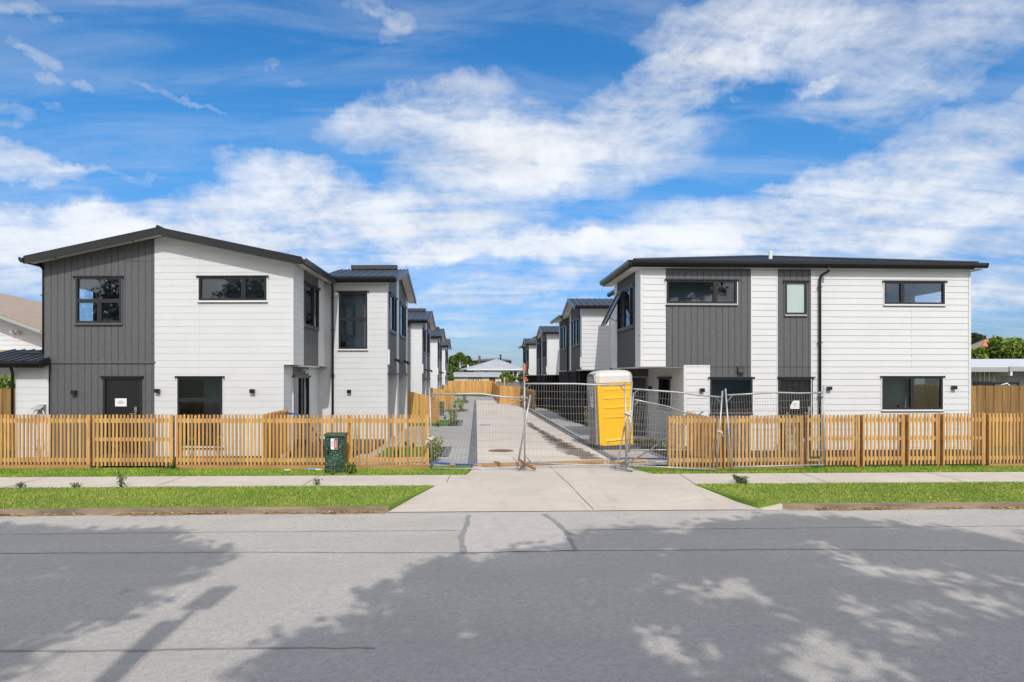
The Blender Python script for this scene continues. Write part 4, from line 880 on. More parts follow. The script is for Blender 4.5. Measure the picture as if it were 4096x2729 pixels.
m = MB(); m.box(ex0+.03, ex1-.03, ey0+.025, RY-.022, TOP-.03, TOP); m.box(ex0+.03, xL-.004, RY-.02, 24.05, TOP-.03, TOP); m.box(xR+.01, ex1-.03, RY-.02, 29, TOP-.03, TOP); m.build('soffit', SOFF, R1)
xv = X(3082, 22); m = MB(); m.tube([(xv, 22, 6.0), (xv, 22, Z(3082, 1004, 22))], .06, 10); m.build('vent_pipe', TRIM, R1)

# ---- units further down the right side
def far_right():
    Y0, x0_, x1_ = 30.9, 4.75, 6.06
    o = thing('townhouse', 'white and charcoal townhouse behind the yellow toilet, second down the right side', 'house', (6.0, 30.9, .08), group='new townhouses along the driveway')
    f = Fr((0, Y0, 0), (1, 0, 0), (0, -1, 0)); s = Fr((x0_, 0, 0), (0, 1, 0), (-1, 0, 0)); r = Fr((x1_, 0, 0), (0, 1, 0), (-1, 0, 0))
    E_ = 5.46
    mb = f.mb(); clad(f, mb, rect(x0_, x1_, OV, E_), 'bevel'); mb.build('weatherboard_cladding', WHITE, o)
    tz = lambda y: E_+.25*min(y-Y0, Y0+4.1-y)
    mb = s.mb(); clad(s, mb, rect(Y0, Y0+.45, OV, E_+.1), 'flat'); clad(s, mb, [(Y0+3.5, OV), (Y0+4.1, OV), (Y0+4.1, E_), (Y0+3.5, tz(Y0+3.5))], 'flat'); mb.build('weatherboard_cladding', WHITE, o)
    a = (Y0+.62, Y0+3.3, 3.82, 5.06); b = (Y0+5.3, Y0+7.4, 3.82, 5.06)
    mb = s.mb(); clad(s, mb, [(Y0+.45, OV), (Y0+3.5, OV), (Y0+3.5, tz(Y0+3.5)), (Y0+2.05, tz(Y0+2.05)), (Y0+.45, tz(Y0+.45))], 'batten', [a])
    clad(s, mb, rect(Y0+4.1, Y0+8.3, OV, E_), 'batten', [b]); mb.build('grey_cladding', GREY, o)
    window(s, o, *a, panes=((0, 0, .3, 1), (.3, 0, .65, 1), (.65, 0, 1, 1)), room=(.2, .2, .1, .4, 1.1), liner=GREY, sillm=GREY); window(s, o, *b, panes=((0, 0, .5, 1), (.5, 0, 1, 1)), room=(.2, .2, .1, .4, 1.1), liner=GREY, sillm=GREY)
    mb = s.mb(); clad(s, mb, rect(Y0+8.3, Y0+8.7, OV, E_), 'flat'); mb.build('weatherboard_cladding', WHITE, o)
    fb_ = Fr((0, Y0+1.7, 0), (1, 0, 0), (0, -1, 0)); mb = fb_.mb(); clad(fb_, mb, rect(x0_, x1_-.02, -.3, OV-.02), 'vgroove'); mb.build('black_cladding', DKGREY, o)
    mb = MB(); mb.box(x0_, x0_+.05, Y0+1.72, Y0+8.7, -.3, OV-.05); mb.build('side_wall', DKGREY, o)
    mb = r.mb(); dq = (Y0+9.9, Y0+10.9, 0.05, 2.05); clad(r, mb, rect(Y0-1.6, Y0+1.68, -.3, OV-.04), 'flat'); clad(r, mb, rect(Y0-1.6, Y0-.002, OV-.04, E_), 'flat'); clad(r, mb, rect(Y0+8.72, Y0+13.9, -.3, E_), 'flat', [dq]); mb.build('weatherboard_cladding', WHITE, o)
    window(r, o, *dq, panes=((0, 0, .5, 1), (.5, 0, 1, 1)), room=(.1, .1, .1, 0, 2))
    m = MB(); m.box(x0_+.004, x1_-.004, Y0+.03, Y0+1.69, OV-.04, OV-.004); m.box(x0_+.004, x1_, Y0+8.69, Y0+8.7, OV, E_); m.build('soffit', SOFF, o)
    # roofs: a gable facing the driveway, then a lower eave running on
    ye, yr, yb, xe, t = Y0-.3, Y0+2.05, Y0+4.45, x0_-.36, .12; zz = lambda y: tz(y)+.01
    roof_plane(o, [(xe, ye, zz(ye)+t), (9, ye, zz(ye)+t), (9, yr, zz(yr)+t), (xe, yr, zz(yr)+t)], None)
    roof_plane(o, [(9, yb, zz(yb)+t), (xe, yb, zz(yb)+t), (xe, yr, zz(yr)+t), (9, yr, zz(yr)+t)], None)
    m = MB()
    for p, q in ((ye+.02, yr), (yr, yb-.02)): m.ext([(xe+.03, p, zz(p)+.035), (x0_-.02, p, zz(p)+.035), (x0_-.02, q, zz(q)+.035), (xe+.03, q, zz(q)+.035)], (0, 0, -.03))
    m.ext([(x0_-.02, ye+.02, zz(ye)+.03), (9, ye+.02, zz(ye)+.03), (9, Y0-.03, zz(Y0)+.03), (x0_-.02, Y0-.03, zz(Y0)+.03)], (0, 0, -.03)); recalc(m.build('soffit', SOFF, o))
    bar_path(o, 'barge_board', FASC, [(xe, ye, zz(ye)+t+.03), (xe, yr, zz(yr)+t+.03), (xe, yb, zz(yb)+t+.03)], .03, .2)
    gutter(o, (xe+.02, ye-.01, zz(ye)+t), (9, ye-.01, zz(ye)+t)); disc(o, 'downlight', FASC, (xe+.18, Y0+3.5, zz(Y0+3.5)+.012), .055)
    zl = 5.52; roof_plane(o, [(xe, Y0+9.0, zl), (xe, Y0+4.5, zl), (9.2, Y0+4.5, zl+.95), (9.2, Y0+9.0, zl+.95)], None)
    gutter(o, (xe, Y0+9.0, zl), (xe, Y0+4.5, zl), None, (-1, 0, 0)); m = MB(); m.box(xe+.03, x0_-.004, Y0+4.5, Y0+8.95, E_-.02, E_+.01); m.build('soffit', SOFF, o)
    roof_plane(o, [(5.75, Y0+14, zl), (5.75, Y0+9.0, zl), (9.2, Y0+9.0, zl+.7), (9.2, Y0+14, zl+.7)], None); gutter(o, (5.75, Y0+14, zl), (5.75, Y0+9.0, zl), None, (-1, 0, 0))
    downpipe(o, [(xe+.02, Y0+4.62, zl-.1), (xe+.05, Y0+4.6, zl-.25), (x0_-.07, Y0+4.4, zl-.45), (x0_-.07, Y0+4.4, zl-.7), (x0_-.07, Y0+4.4, .0)])
    m = MB(); m.box(9, 9.05, Y0-1.6, Y0+14, -.3, E_); m.box(x1_, 9, Y0+13.9, Y0+13.95, -.3, E_); m.build('rear_wall', WHITE, o)
    m = s.mb(); s.box(m, Y0-.0+.05, Y0+.2, 2.75, 3.2, 0, .06); m.build('meter_box', TRIM, o)
    return o
R2 = far_right()
R3 = copy_tree(R2); R3.location = (6.02, 46.5, -.14); R3['label'] = 'white and charcoal townhouse with a black ground floor wall, third down the right side'
R4 = copy_tree(R2); R4.location = (6.0, 62.6, -.17); R4['label'] = 'farthest white townhouse on the right side, nearest the orange flag'

# ================================================================== PICKET FENCES
def picket(name, label, A, B, zb, zt, rails, posts=(), plinth=None, group='new picket fences', gate=False, pitch=.0863, cat='fence', dark=False):
    """A, B: plan points; slats stand on the street side of the rails"""
    A, B = Vector((*A, 0)), Vector((*B, 0)); L = (B-A).length; u = (B-A)/L; n = Vector((u.y, -u.x, 0))
    o = thing(name, label, cat, (A.x, A.y, zb), group=group)
    def bx(mb, s0, s1, d0, d1, z0, z1, lean=0):
        c = lambda s, d, z: tuple(A+u*s+n*d+Vector((0, 0, z)))
        mb.hexa([c(s0, d0, z0), c(s1, d0, z0), c(s1, d1, z0), c(s0, d1, z0), c(s0+lean, d0, z1), c(s1+lean, d0, z1), c(s1+lean, d1, z1), c(s0+lean, d1, z1)])
    mb = MB(); k = int(L/pitch)
    for i in range(k+1):
        s = i*L/k if k else 0; j = random.uniform(-.004, .004); s = min(max(s, .0), L-.045)
        bx(mb, s+j, s+j+.044, .0, .02, zb+random.uniform(-.006, .006), zt+random.uniform(-.008, .008), random.uniform(-.006, .006))
    recalc(mb.build('slats', PINE, o))
    for (z0, z1) in rails:
        mb = MB()
        nseg = max(1, round(L/2.4))
        for i in range(nseg): bx(mb, L*i/nseg+.001, L*(i+1)/nseg-.001, -.047, -.002, z0, z1)
        recalc(mb.build('rail', PINE2, o))
    for s in posts:
        mb = MB(); bx(mb, s-.038, s+.038, -.125, -.05, zb-.3, zt-.02); recalc(mb.build('post', PINE, o))
    if plinth:
        mb = MB(); nseg = max(1, round(L/3.2))
        for i in range(nseg): bx(mb, L*i/nseg+.001, L*(i+1)/nseg-.001, -.03, .018, *plinth)
        recalc(mb.build('plinth_board', PINE3, o))
    return o
fl0, fl1, fl2, fl3 = (-13.6, 16.60), (-8.93, 16.33), (-6.98, 16.22), (-1.12, 15.90)
ZB, ZT = .315, 1.475
RL = ((.375, .47), (1.285, 1.385))
picket('picket_fence', 'short timber picket fence at the far left, left of the left gate', fl0, (-8.98, 16.335), ZB, ZT, RL, (2.3, 4.55), (.10, .31))
gl = picket('picket_gate', 'timber picket gate below the charcoal wall of the left townhouse', (-8.92, 16.35), (-7.06, 16.245), ZB-.03, ZT, (RL[0], (.86, .94), RL[1]), (.06, 1.8), None, group='picket gates', cat='gate')
picket('picket_fence', 'long timber picket fence in front of the left townhouse, behind the green cabinet', fl2, fl3, ZB, ZT, RL, (.05, 2.0, 4.0, 5.8), (.10, .31))
picket('picket_fence', 'timber divider fence running back from the long left fence to the white wall', (-5.02, 16.3), (-5.16, 18.85), ZB, ZT, RL, (1.3,), None, pitch=.1)
rf = [(4.40, 15.62), (7.56, 15.80), (11.55, 16.02), (14.6, 16.2)]
rfy = lambda x: 15.50+.0*(x-4.4)
def Rz(v): return 2.4-(v-1500)*15.7/F
zb_, zt_ = .29, 1.455
picket('picket_fence', 'timber picket fence behind the two leaning wire panels on the right', (4.40, 15.55), (7.62, 15.62), zb_-.03, zt_, RL, (.05, 1.3, 3.15), (.12, .26))
gx = [7.70, 9.05, 10.16, 11.02, 12.15]
glab = ('leftmost picket gate of the right fence, beside the end of the wire panel', 'picket gate below the left part of the big ground floor window', 'picket gate below the right part of the big ground floor window', 'last picket gate on the right, at the corner of the white wall')
for i in range(4):
    g = picket('picket_gate', glab[i], (gx[i]+.01, 15.63+.012*i), (gx[i+1]-.075, 15.64+.012*i), .285, zt_+.01+.01*i, ((.38, .47), (.86, .94), (1.29, 1.385)), (.045, gx[i+1]-gx[i]-.09), None, group='picket gates', cat='gate')
picket('picket_fence', 'timber picket fence at the far right, in front of the brown board fence', (12.17, 15.68), (15.6, 15.75), .285, zt_+.03, RL, (.06, 2.2), (.12, .28))
picket('picket_fence', 'timber divider fence running back from the right fence to the townhouse', (5.6, 15.75), (5.9, 19.0), .24, 1.37, ((.3, .39), (1.18, 1.28)), (1.4,), None, pitch=.1)

# ================================================================== BOARD FENCES
def board_fence(label, A, B, zb, za, zb2, m=BOARD, group='board fences', bw=.15, posts=True, front=True):
    """za, zb2: top heights at A and B"""
    A, B = Vector((*A, 0)), Vector((*B, 0)); L = (B-A).length; u = (B-A)/L; n = Vector((u.y, -u.x, 0))
    o = thing('board_fence', label, 'fence', (A.x, A.y, zb), group=group); mb = MB(); k = max(1, round(L/bw))
    c = lambda s, d, z: tuple(A+u*s+n*d+Vector((0, 0, z)))
    for i in range(k):
        s0, s1 = L*i/k+.002, L*(i+1)/k-.002; d = random.uniform(0, .006)+(.018 if i % 2 else 0)
        t0, t1 = za+(zb2-za)*s0/L, za+(zb2-za)*s1/L; j = random.uniform(-.008, .008)
        mb.hexa([c(s0, d, zb), c(s1, d, zb), c(s1, d+.02, zb), c(s0, d+.02, zb), c(s0, d, t0+j), c(s1, d, t1+j), c(s1, d+.02, t1+j), c(s0, d+.02, t0+j)])
    recalc(mb.build('boards', m, o)); mb = MB()
    for f in (.2, .8):
        z0 = zb+(min(za, zb2)-zb)*f; mb.hexa([c(0, -.05, z0), c(L, -.05, z0), c(L, -.003, z0), c(0, -.003, z0), c(0, -.05, z0+.08), c(L, -.05, z0+.08), c(L, -.003, z0+.08), c(0, -.003, z0+.08)])
    recalc(mb.build('rail', m, o)); return o
board_fence('new board fence with sloping top between the first two left townhouses', (-3.45, 33.0), (-1.83, 33.0), .0, 1.66, 1.26)
board_fence('new board fence between the second and third left townhouses', (-3.35, 46.8), (-1.80, 46.8), -.05, 1.55, 1.30)
board_fence('new board fence beside the third left townhouse, farther down', (-3.3, 61.5), (-2.02, 61.5), -.15, 1.55, 1.30)
board_fence('long new board fence across the far end of the driveway', (-8, 86.5), (2.0, 86.5), -.15, 1.66, 1.66)
board_fence('shaded board fence running along the right side of the driveway end', (1.92, 86.4), (1.86, 57.8), -.15, 1.6, 1.50)
board_fence('new board fence facing the street beside the pallets', (1.88, 57.7), (3.6, 57.7), -.12, 1.50, 1.38)
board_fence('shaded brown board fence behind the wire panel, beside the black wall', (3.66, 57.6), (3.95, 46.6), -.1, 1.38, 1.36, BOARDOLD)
board_fence('brown board fence at the left edge behind the lean-to', (-19, 21.6), (-13.2, 21.6), .1, 1.98, 1.98, BOARDOLD, bw=.14)
board_fence('new board fence along the right boundary, seen through the right ground floor window', (15.7, 28.5), (15.7, 21.4), .1, 2.06, 2.06, BOARD)
board_fence('brown board fence at the right edge behind the pickets', (15.05, 21.2), (20, 21.2), .1, 2.06, 2.04, BOARDOLD, bw=.14)

# ================================================================== TEMPORARY WIRE PANELS
def pipe(path, r=.021, n=8): m = MB(); m.tube(path, r, n); return m
def wire_panel(label, BL, BR, TR, TL, pl, pr, warp=.0, foot=None):
    """corner points of the mesh; pl / pr: (bottom, top) of the two uprights"""
    o = thing('wire_fence_panel', label, 'fence panel', BL, group='temporary wire fence panels')
    BL, BR, TR, TL = map(Vector, (BL, BR, TR, TL))
    for n_, (a, b) in (('upright', pl), ('upright', pr)): pipe([a, b], .021).build(n_, STEEL, o, True)
    pipe([BL, BR], .02).build('bottom_rail', STEEL, o, True)
    mid = (TL+TR)/2+Vector((0, 0, .035*warp)); pipe([TL, TL.lerp(TR, .3)+Vector((0, 0, .02*warp)), mid, TL.lerp(TR, .75), TR], .02).build('top_rail', STEEL, o, True)
    mb = MB(); W = (BR-BL).length; H = (TL-BL).length; sd = random.random()*9
    nrm = (BR-BL).cross(TL-BL).normalized()
    def pt(u, v):
        p = (BL.lerp(BR, u)).lerp(TL.lerp(TR, u), v); k = warp*.5
        return p+nrm*(.03*k*math.sin(5*u+sd)*math.sin(4*v+1))+(BR-BL).normalized()*(.035*k*math.sin(9*v+3*u+sd)*math.sin(7*u+sd*2))+Vector((0, 0, .02*k*math.sin(8*u+sd)*math.sin(3*v)))
    nv, nh = int(W/.062), int(H/.155)
    for i in range(1, nv): mb.tube([pt(i/nv, v) for v in np.linspace(0, 1, 9 if warp else 2)], .0023, 3, False)
    for j in range(1, nh): mb.tube([pt(u, j/nh) for u in np.linspace(0, 1, 13 if warp else 2)], .0026, 3, False)
    mb.build('wire_mesh', WIRE, o)
    g = MB()
    for c, s in ((TL, 1), (TR, -1), (BL, 1), (BR, -1)):
        v = -1 if c in (TL, TR) else 1; d = (BR-BL).normalized()*s*.13
        g.tube([c+d, c+Vector((0, 0, .14*v))], .012, 5)
    g.build('corner_brace', DSTEEL, o)
    return o
def at(U, V, Y): return (X(U, Y), Y, Z(U, V, Y))
A_ = wire_panel('bent wire gate panel on the left of the driveway entrance, tied to the picket fence', at(1727, 1874, 15.75), at(2108, 1879, 15.62), at(2112, 1592, 15.7), at(1724, 1577, 15.8), (at(1728, 1880, 15.75), at(1718, 1552, 15.8)), (at(2074, 1842, 15.66), at(2122, 1580, 15.72)), 1.6)
m = MB(); m.tube([at(2076, 1838, 15.66), at(2112, 1862, 15.5), at(2142, 1878, 15.4)], .03, 6); m.build('foot', RUST, A_)
B_ = wire_panel('upright wire panel in front of the yellow toilet', at(2104, 1851, 16.0), at(2500, 1866, 15.75), at(2500, 1542, 15.75), at(2100, 1535, 16.0), (at(2099, 1876, 16.0), at(2098, 1520, 16.0)), (at(2505, 1892, 15.72), at(2501, 1531, 15.72)), .5)
C_ = wire_panel('tilted wire panel tied in front of the start of the right picket fence', at(2512, 1862, 15.35), at(2866, 1880, 15.25), at(2884, 1589, 15.38), at(2532, 1556, 15.5), (at(2504, 1866, 15.35), at(2528, 1528, 15.55)), (at(2866, 1884, 15.25), at(2890, 1564, 15.4)), .5)
D_ = wire_panel('wire panel leaning on the right picket fence in front of the notice door', at(2934, 1869, 15.2), at(3296, 1860, 15.45), at(3292, 1571, 15.5), at(2910, 1581, 15.42), (at(2926, 1884, 15.15), at(2902, 1555, 15.45)), (at(3298, 1864, 15.45), at(3294, 1543, 15.5)), .9)
E_ = wire_panel('wire panel slumped back behind the tilted one, with a diagonal stay', at(2520, 1800, 16.9), at(2850, 1800, 17.6), at(2790, 1664, 17.6), at(2538, 1599, 16.9), (at(2516, 1810, 16.6), at(2534, 1572, 16.9)), (at(2845, 1805, 17.6), at(2790, 1660, 17.6)), 1.2)
m = MB(); m.tube([at(2512, 1853, 15.6), at(2600, 1800, 15.9), at(2811, 1648, 17.3)], .02, 7); m.build('stay', DSTEEL, E_)
m = MB(); m.tube([at(2465, 1872, 15.4), at(2500, 1700, 15.9)], .018, 6); m.tube([at(2440, 1868, 15.5), at(2530, 1885, 15.2)], .02, 6); m.build('foot', DSTEEL, B_)
m = MB(); m.tube([at(2062, 1850, 15.8), at(2100, 1878, 15.4)], .016, 5); m.tube([at(2120, 1845, 15.9), at(2072, 1880, 15.45)], .016, 5); m.build('foot', DSTEEL, A_)
def tie(label, c, pts, r=.02):
    m = MB(); q = np.linspace(0, 2*math.pi, 14)
    m.tube([(c[0]+.055*math.cos(a), c[1]+.05*math.sin(a), c[2]+.02*math.sin(2*a)) for a in q], r, 6)
    for p in pts: m.tube([c]+[(c[0]+a, c[1]+b, c[2]+d) for a, b, d in p], [r]*(len(p))+[r*.5], 5)
    return tag(m.build('cloth_tie', CLOTH, None, True), label, 'tie', 'ties on the wire panels')
tie('pale knotted rag tying the left wire gate to the picket post', at(1720, 1755, 15.72), [[(.06, -.03, .03), (.12, -.03, .04)], [(-.05, 0, -.05), (-.10, 0, -.1), (-.09, 0, -.2)]], .024)
tie('beige cloth strap knotted between the two middle wire panels', at(2510, 1655, 15.45), [[(-.05, 0, -.12), (-.07, 0, -.3)], [(.06, -.02, -.15), (.08, -.02, -.36)], [(.1, 0, .06)]], .026)
tie('thin white tie on the right upright of the tilted wire panel', at(2879, 1728, 15.28), [[(-.06, 0, .04)], [(.05, 0, -.02), (.09, 0, -.12)]], .012)
# ================================================================== PORTABLE TOILET
T = thing('portable_toilet', 'yellow portable toilet with white roof and grey door at the driveway edge', 'portable toilet', (4.12, 20.72, gz(20.7)+.01), math.radians(4))
def taper(m, w, d, z0, z1, w2, d2, ch=.06):
    def ring(a, b, z): return [(-a+ch, -b, z), (a-ch, -b, z), (a, -b+ch, z), (a, b-ch, z), (a-ch, b, z), (-a+ch, b, z), (-a, b-ch, z), (-a, -b+ch, z)]
    n = 8; p = ring(w/2, d/2, z0)+ring(w2/2, d2/2, z1)
    m.add(p, [tuple(range(n-1, -1, -1)), tuple(range(n, 2*n))]+[(i, (i+1) % n, (i+1) % n+n, i+n) for i in range(n)])
def tb(m, name, mt, par=None, smooth=False):
    off = wloc(par or T); m.v = [tuple(Vector(p)+T.location) for p in m.v]; return m.build(name, mt, par or T, smooth)
W_, D_p = 1.04, 1.10
m = MB(); taper(m, W_+.14, D_p+.12, 0, .13, W_+.12, D_p+.10); m.box(-W_/2-.1, -W_/2+.06, -D_p/2-.13, D_p/2+.1, .0, .07); m.box(W_/2-.06, W_/2+.16, -D_p/2-.13, D_p/2+.1, 0, .07); tb(m, 'base', LOODK)
m = MB(); taper(m, W_, D_p, .13, 2.02, W_+.03, D_p+.02, .05); tb(m, 'cabin', YEL)
m = MB(); yfz = -D_p/2-.012
for z in (1.78, 1.52, 1.24, .96): m.hexa([(-.36, yfz-.012, z), (W_/2-.04, yfz-.012, z), (W_/2-.04, yfz+.012, z), (-.36, yfz+.012, z), (-.36, yfz+.0, z+.075), (W_/2-.04, yfz+.0, z+.075), (W_/2-.04, yfz+.012, z+.06), (-.36, yfz+.012, z+.06)])
m.hexa([(-.34, yfz-.022, .26), (W_/2-.05, yfz-.022, .30), (W_/2-.05, yfz+.012, .30), (-.34, yfz+.012, .26), (-.34, yfz, .32), (W_/2-.05, yfz, .36), (W_/2-.05, yfz+.012, .36), (-.34, yfz+.012, .32)])
m.box(-.42, W_/2-.02, yfz-.02, yfz+.012, 1.92, 1.99); tb(m, 'wall_rib', YEL)
m = MB(); m.box(-W_/2+.0, -W_/2+.055, yfz-.018, yfz+.03, .15, 2.02); tb(m, 'corner_trim', YEL)
m = MB(); R_ = []
lv = [(1.0, 1.0, 1.98), (1.02, 1.02, 2.0), (1.02, 1.0, 2.20), (.96, .93, 2.29), (.80, .75, 2.345), (.45, .4, 2.375), (.02, .02, 2.38)]
for a, b, z in lv:
    w2, d2, ch = W_/2*a+.03*a, D_p/2*b+.04*b, .1*a
    R_ += [(-w2+ch, -d2, z), (w2-ch, -d2, z), (w2, -d2+ch, z), (w2, d2-ch, z), (w2-ch, d2, z), (-w2+ch, d2, z), (-w2, d2-ch, z), (-w2, -d2+ch, z)]
m.add(R_, [(i*8+k, i*8+(k+1) % 8, i*8+8+(k+1) % 8, i*8+8+k) for i in range(len(lv)-1) for k in range(8)]+[tuple(range(7, -1, -1))]); tb(m, 'roof', LOOWH)
m = MB(); xd_ = -W_/2-.004; dr_ = [(-.45, .16), (.45, .16), (.45, 2.08), (.38, 2.22), (.22, 2.27), (-.22, 2.27), (-.38, 2.22), (-.45, 2.08)]
m.ext([(xd_-.05, a, b) for a, b in dr_], (.06, 0, 0)); door = tb(m, 'door', LOOGR); recalc(door)
m = MB(); pts = [(xd_-.055, a*1.03, b) for a, b in dr_]; m.tube(pts+[pts[0]], .022, 6); tb(m, 'door_frame', STEEL)
m = MB(); m.ext([(xd_-.055, a*.86, 1.74+(b-1.74)*.86) for a, b in dr_[2:]]+[(xd_-.055, -.38, 1.76), (xd_-.055, .38, 1.76)], (-.012, 0, 0)); tb(m, 'door_window', CHROME, door); 
m = MB(); m.box(xd_-.075, xd_-.05, -.40, .05, .98, 1.2); m.box(xd_-.09, xd_-.07, -.32, -.1, 1.05, 1.13); tb(m, 'latch', LOOGR, door)
m = MB(); m.box(xd_-.056, xd_-.0515, -.17, .17, 1.26, 1.74); st = tb(m, 'sticker', PAPER, door)
m = MB(); m.tube([(xd_-.0565, 0, 1.64), (xd_-.059, 0, 1.64)], .085, 14); tb(m, 'emblem', BLUE, st)
RX = Matrix(((0, 0, -1, 0), (-1, 0, 0, 0), (0, 1, 0, 0), (0, 0, 0, 1)))
text_part('KIWI\nFLUSH', .095, INK, st, Matrix.Translation((xd_-.0575, 0, 1.45)) @ RX)
m = MB(); m.box(xd_-.058, xd_-.0565, -.12, .12, 1.335, 1.345); m.box(xd_-.058, xd_-.0565, -.12, .12, 1.30, 1.31); tb(m, 'print_lines', INK, st)
text_part('KIWI\nFLUSH', .09, YEL, T, Matrix.Translation((.18, yfz-.003, .99)) @ Matrix.Rotation(math.pi/2, 4, 'X'), name='embossed_lettering')
m = MB(); m.box(-.5, -.44, yfz-.03, yfz, .16, .17); m.box(.38, .44, yfz-.03, yfz, .16, .17); 
for a in (-.26, .16): m.tube([(a, yfz-.004, .21), (a, yfz-.016, .21)], .016, 8)
tb(m, 'bolt', STEEL)
T.rotation_euler = (0, math.radians(-2.2), math.radians(4))

# ================================================================== GREEN CABINET
cx0, cyy = G(1297, 1896, .205); cx1 = G(1380, 1896, .205)[0]; cw = cx1-cx0-.02; ch_ = 1896-1733; chh = Z(1340, 1735, cyy)-.2
K = thing('electrical_cabinet', 'dark green electrical cabinet spattered with pale paint, beside the footpath', 'electrical box', (cx0, cyy, .2))
def kb(m, name, mt, par=None): m.v = [tuple(Vector(p)+K.location) for p in m.v]; return m.build(name, mt, par or K)
m = MB(); m.box(0, cw, .02, .34, 0, .145); kb(m, 'plinth', CABG)
m = MB(); m.box(.005, cw-.005, .03, .33, .15, chh-.06); kb(m, 'cabinet_body', CABG)
m = MB(); m.hexa([(-.015, -.01, chh-.06), (cw+.015, -.01, chh-.06), (cw+.015, .36, chh-.06), (-.015, .36, chh-.06), (-.01, 0, chh-.015), (cw+.01, 0, chh-.015), (cw+.01, .35, chh+.0), (-.01, .35, chh+.0)]); kb(m, 'cabinet_roof', CABG)
m = MB(); m.box(.02, cw-.045, .008, .03, .165, chh-.085); dk = kb(m, 'cabinet_door', CABG)
m = MB(); m.box(.07, .105, -.02, .008, chh-.46, chh-.30); kb(m, 'handle', FASC, dk)
sx0, sx1, sz0, sz1 = cw*.30, cw*.68, chh-.36, chh-.10
m = MB(); m.box(sx0-.012, sx1+.012, .0, .008, sz0-.012, sz1+.005); sg = kb(m, 'sign_frame', FASC, dk)
m = MB(); m.box(sx0+.01, sx1-.006, -.003, 0, sz0+.01, sz1-.008); kb(m, 'danger_sign', PAPER, dk)
dxs = sx1-.045; m = MB(); m.box(dxs-.034, dxs+.034, -.006, -.003, sz0+.02, sz1-.015); kb(m, 'sign_panel', INK, dk)
m = MB(); q = [(dxs+.027*math.cos(a), -.006, (sz0+sz1)/2+.1*math.sin(a)) for a in np.linspace(0, 2*math.pi, 20, endpoint=False)]; m.ext(q, (0, -.002, 0)); recalc(kb(m, 'red_oval', RED, dk))
RT = Matrix.Rotation(math.radians(90), 4, 'Y') @ Matrix.Rotation(math.pi/2, 4, 'X')
cz_ = (sz0+sz1)/2
def ktext(s, size, mt, x, y): text_part(s, size, mt, dk, Matrix.Translation((x, y, cz_)) @ RT)
ktext('DANGER', .042, PAPER, dxs, -.0095); ktext('LIVE ELECTRICAL', .023, INK, dxs-.058, -.004); ktext('EQUIPMENT', .023, INK, dxs-.088, -.004)
V = []
for i in range(150):
    x, z = random.uniform(.01, cw-.01), random.uniform(.02, chh-.08)*(random.random()**.25); r = random.choice((.0025, .003, .004, .006)); 
    if sx0-.02 < x < sx1+.02 and z > sz0-.02: continue
    y = .006 if (.02 < x < cw-.045 and z > .17) else .018 if z < .145 else .028
    for q in range(1): V += [(x-r, y, z-r*.8), (x+r*.7, y, z-r), (x+r, y, z+r*.8), (x-r*.8, y, z+r*1.3)]
np_mesh('paint_spatter', np.array(V), 4, SPECK, K)

# ================================================================== NOTICES ON THE DOORS
def notice(label, fr, a0, a1, t0, t1, corner=0, d=-.018):
    m = fr.mb(); n = 6; o_ = []
    P = [(a0, t0), (a1, t0), (a1, t1), (a0+corner, t1), (a0, t1-corner*1.6)] if corner else [(a0, t0), (a1, t0), (a1, t1), (a0, t1)]
    m.ext([fr.p(a, t, d) for a, t in P], tuple(fr.n*.003)); o = recalc(m.build('paper_notice', PAPER)); tag(o, label, 'notice', 'paper notices on the front doors')
    c = fr.p((a0+a1)/2, (t0+t1)/2, d+.0035); c = fr.xf(c) if fr.xf else c
    text_part('PLEASE\nREMOVE YOUR\nSHOES', (t1-t0)*.15, INK, o, Matrix.Translation(c) @ Matrix.Rotation(math.atan(LK) if fr.xf else 0, 4, 'Z') @ Matrix.Rotation(math.pi/2, 4, 'X')); return o
notice('white paper notice on the black door of the left townhouse', FL, lx(459), lx(505), lz(480, 1626), lz(480, 1594))
notice('white paper notice with a torn corner on the right townhouse door', FR, rx(3162), rx(3198), rz_(3180, 1636), rz_(3180, 1603), .09, -.01)

# ================================================================== SEEN THROUGH THE WINDOWS
MATT = mat('pale_blue_bedding', (.50, .62, .68), .9, .12, 9, .3, 25)
m = MB(shear); bz = Z(1412, 1350, BY-.29); m.box(btall[0]+.2, btall[1]+.3, BY+.25, BY+.55, btall[2]-.3, bz); tag(m.build('mattress', MATT), 'pale blue mattress standing inside the tall window of the left townhouse', 'mattress')
m = MB(shear); q = (lx(360)+lx(440))/2; m.tube([(q-.30, LY+.35, w1[2]+.02), (q-.1, LY+.36, w1[2]+.05), (q+.12, LY+.36, w1[2]+.05), (q+.30, LY+.35, w1[2]+.02)], [.05, .12, .12, .05], 8); tag(m.build('pillow', PAPER, None, True), 'white pillow inside the upper corner window of the left townhouse', 'pillow')
m = MB(shear); m.box(w3[0]+.25, w3[1]-.25, LY+.7, LY+1.2, .8, .84); m.box(w3[0]+.25, w3[1]-.25, LY+.7, LY+1.2, .5, .54); m.box(w3[0]+.25, w3[0]+.28, LY+.7, LY+1.2, .2, 1.1); m.box(w3[1]-.28, w3[1]-.25, LY+.7, LY+1.2, .2, 1.1); tag(m.build('shelf', LGREY), 'grey shelf unit inside the ground floor window of the left townhouse', 'shelf')
m = MB(); m.tube([(rx(3602), RY+.12, q4[2]+.0), (rx(3602), RY+.12, q4[2]+.13)], [.035, .045], 10); tag(m.build('cup', RED, None, True), 'small red cup on the sill inside the right ground floor window', 'cup')
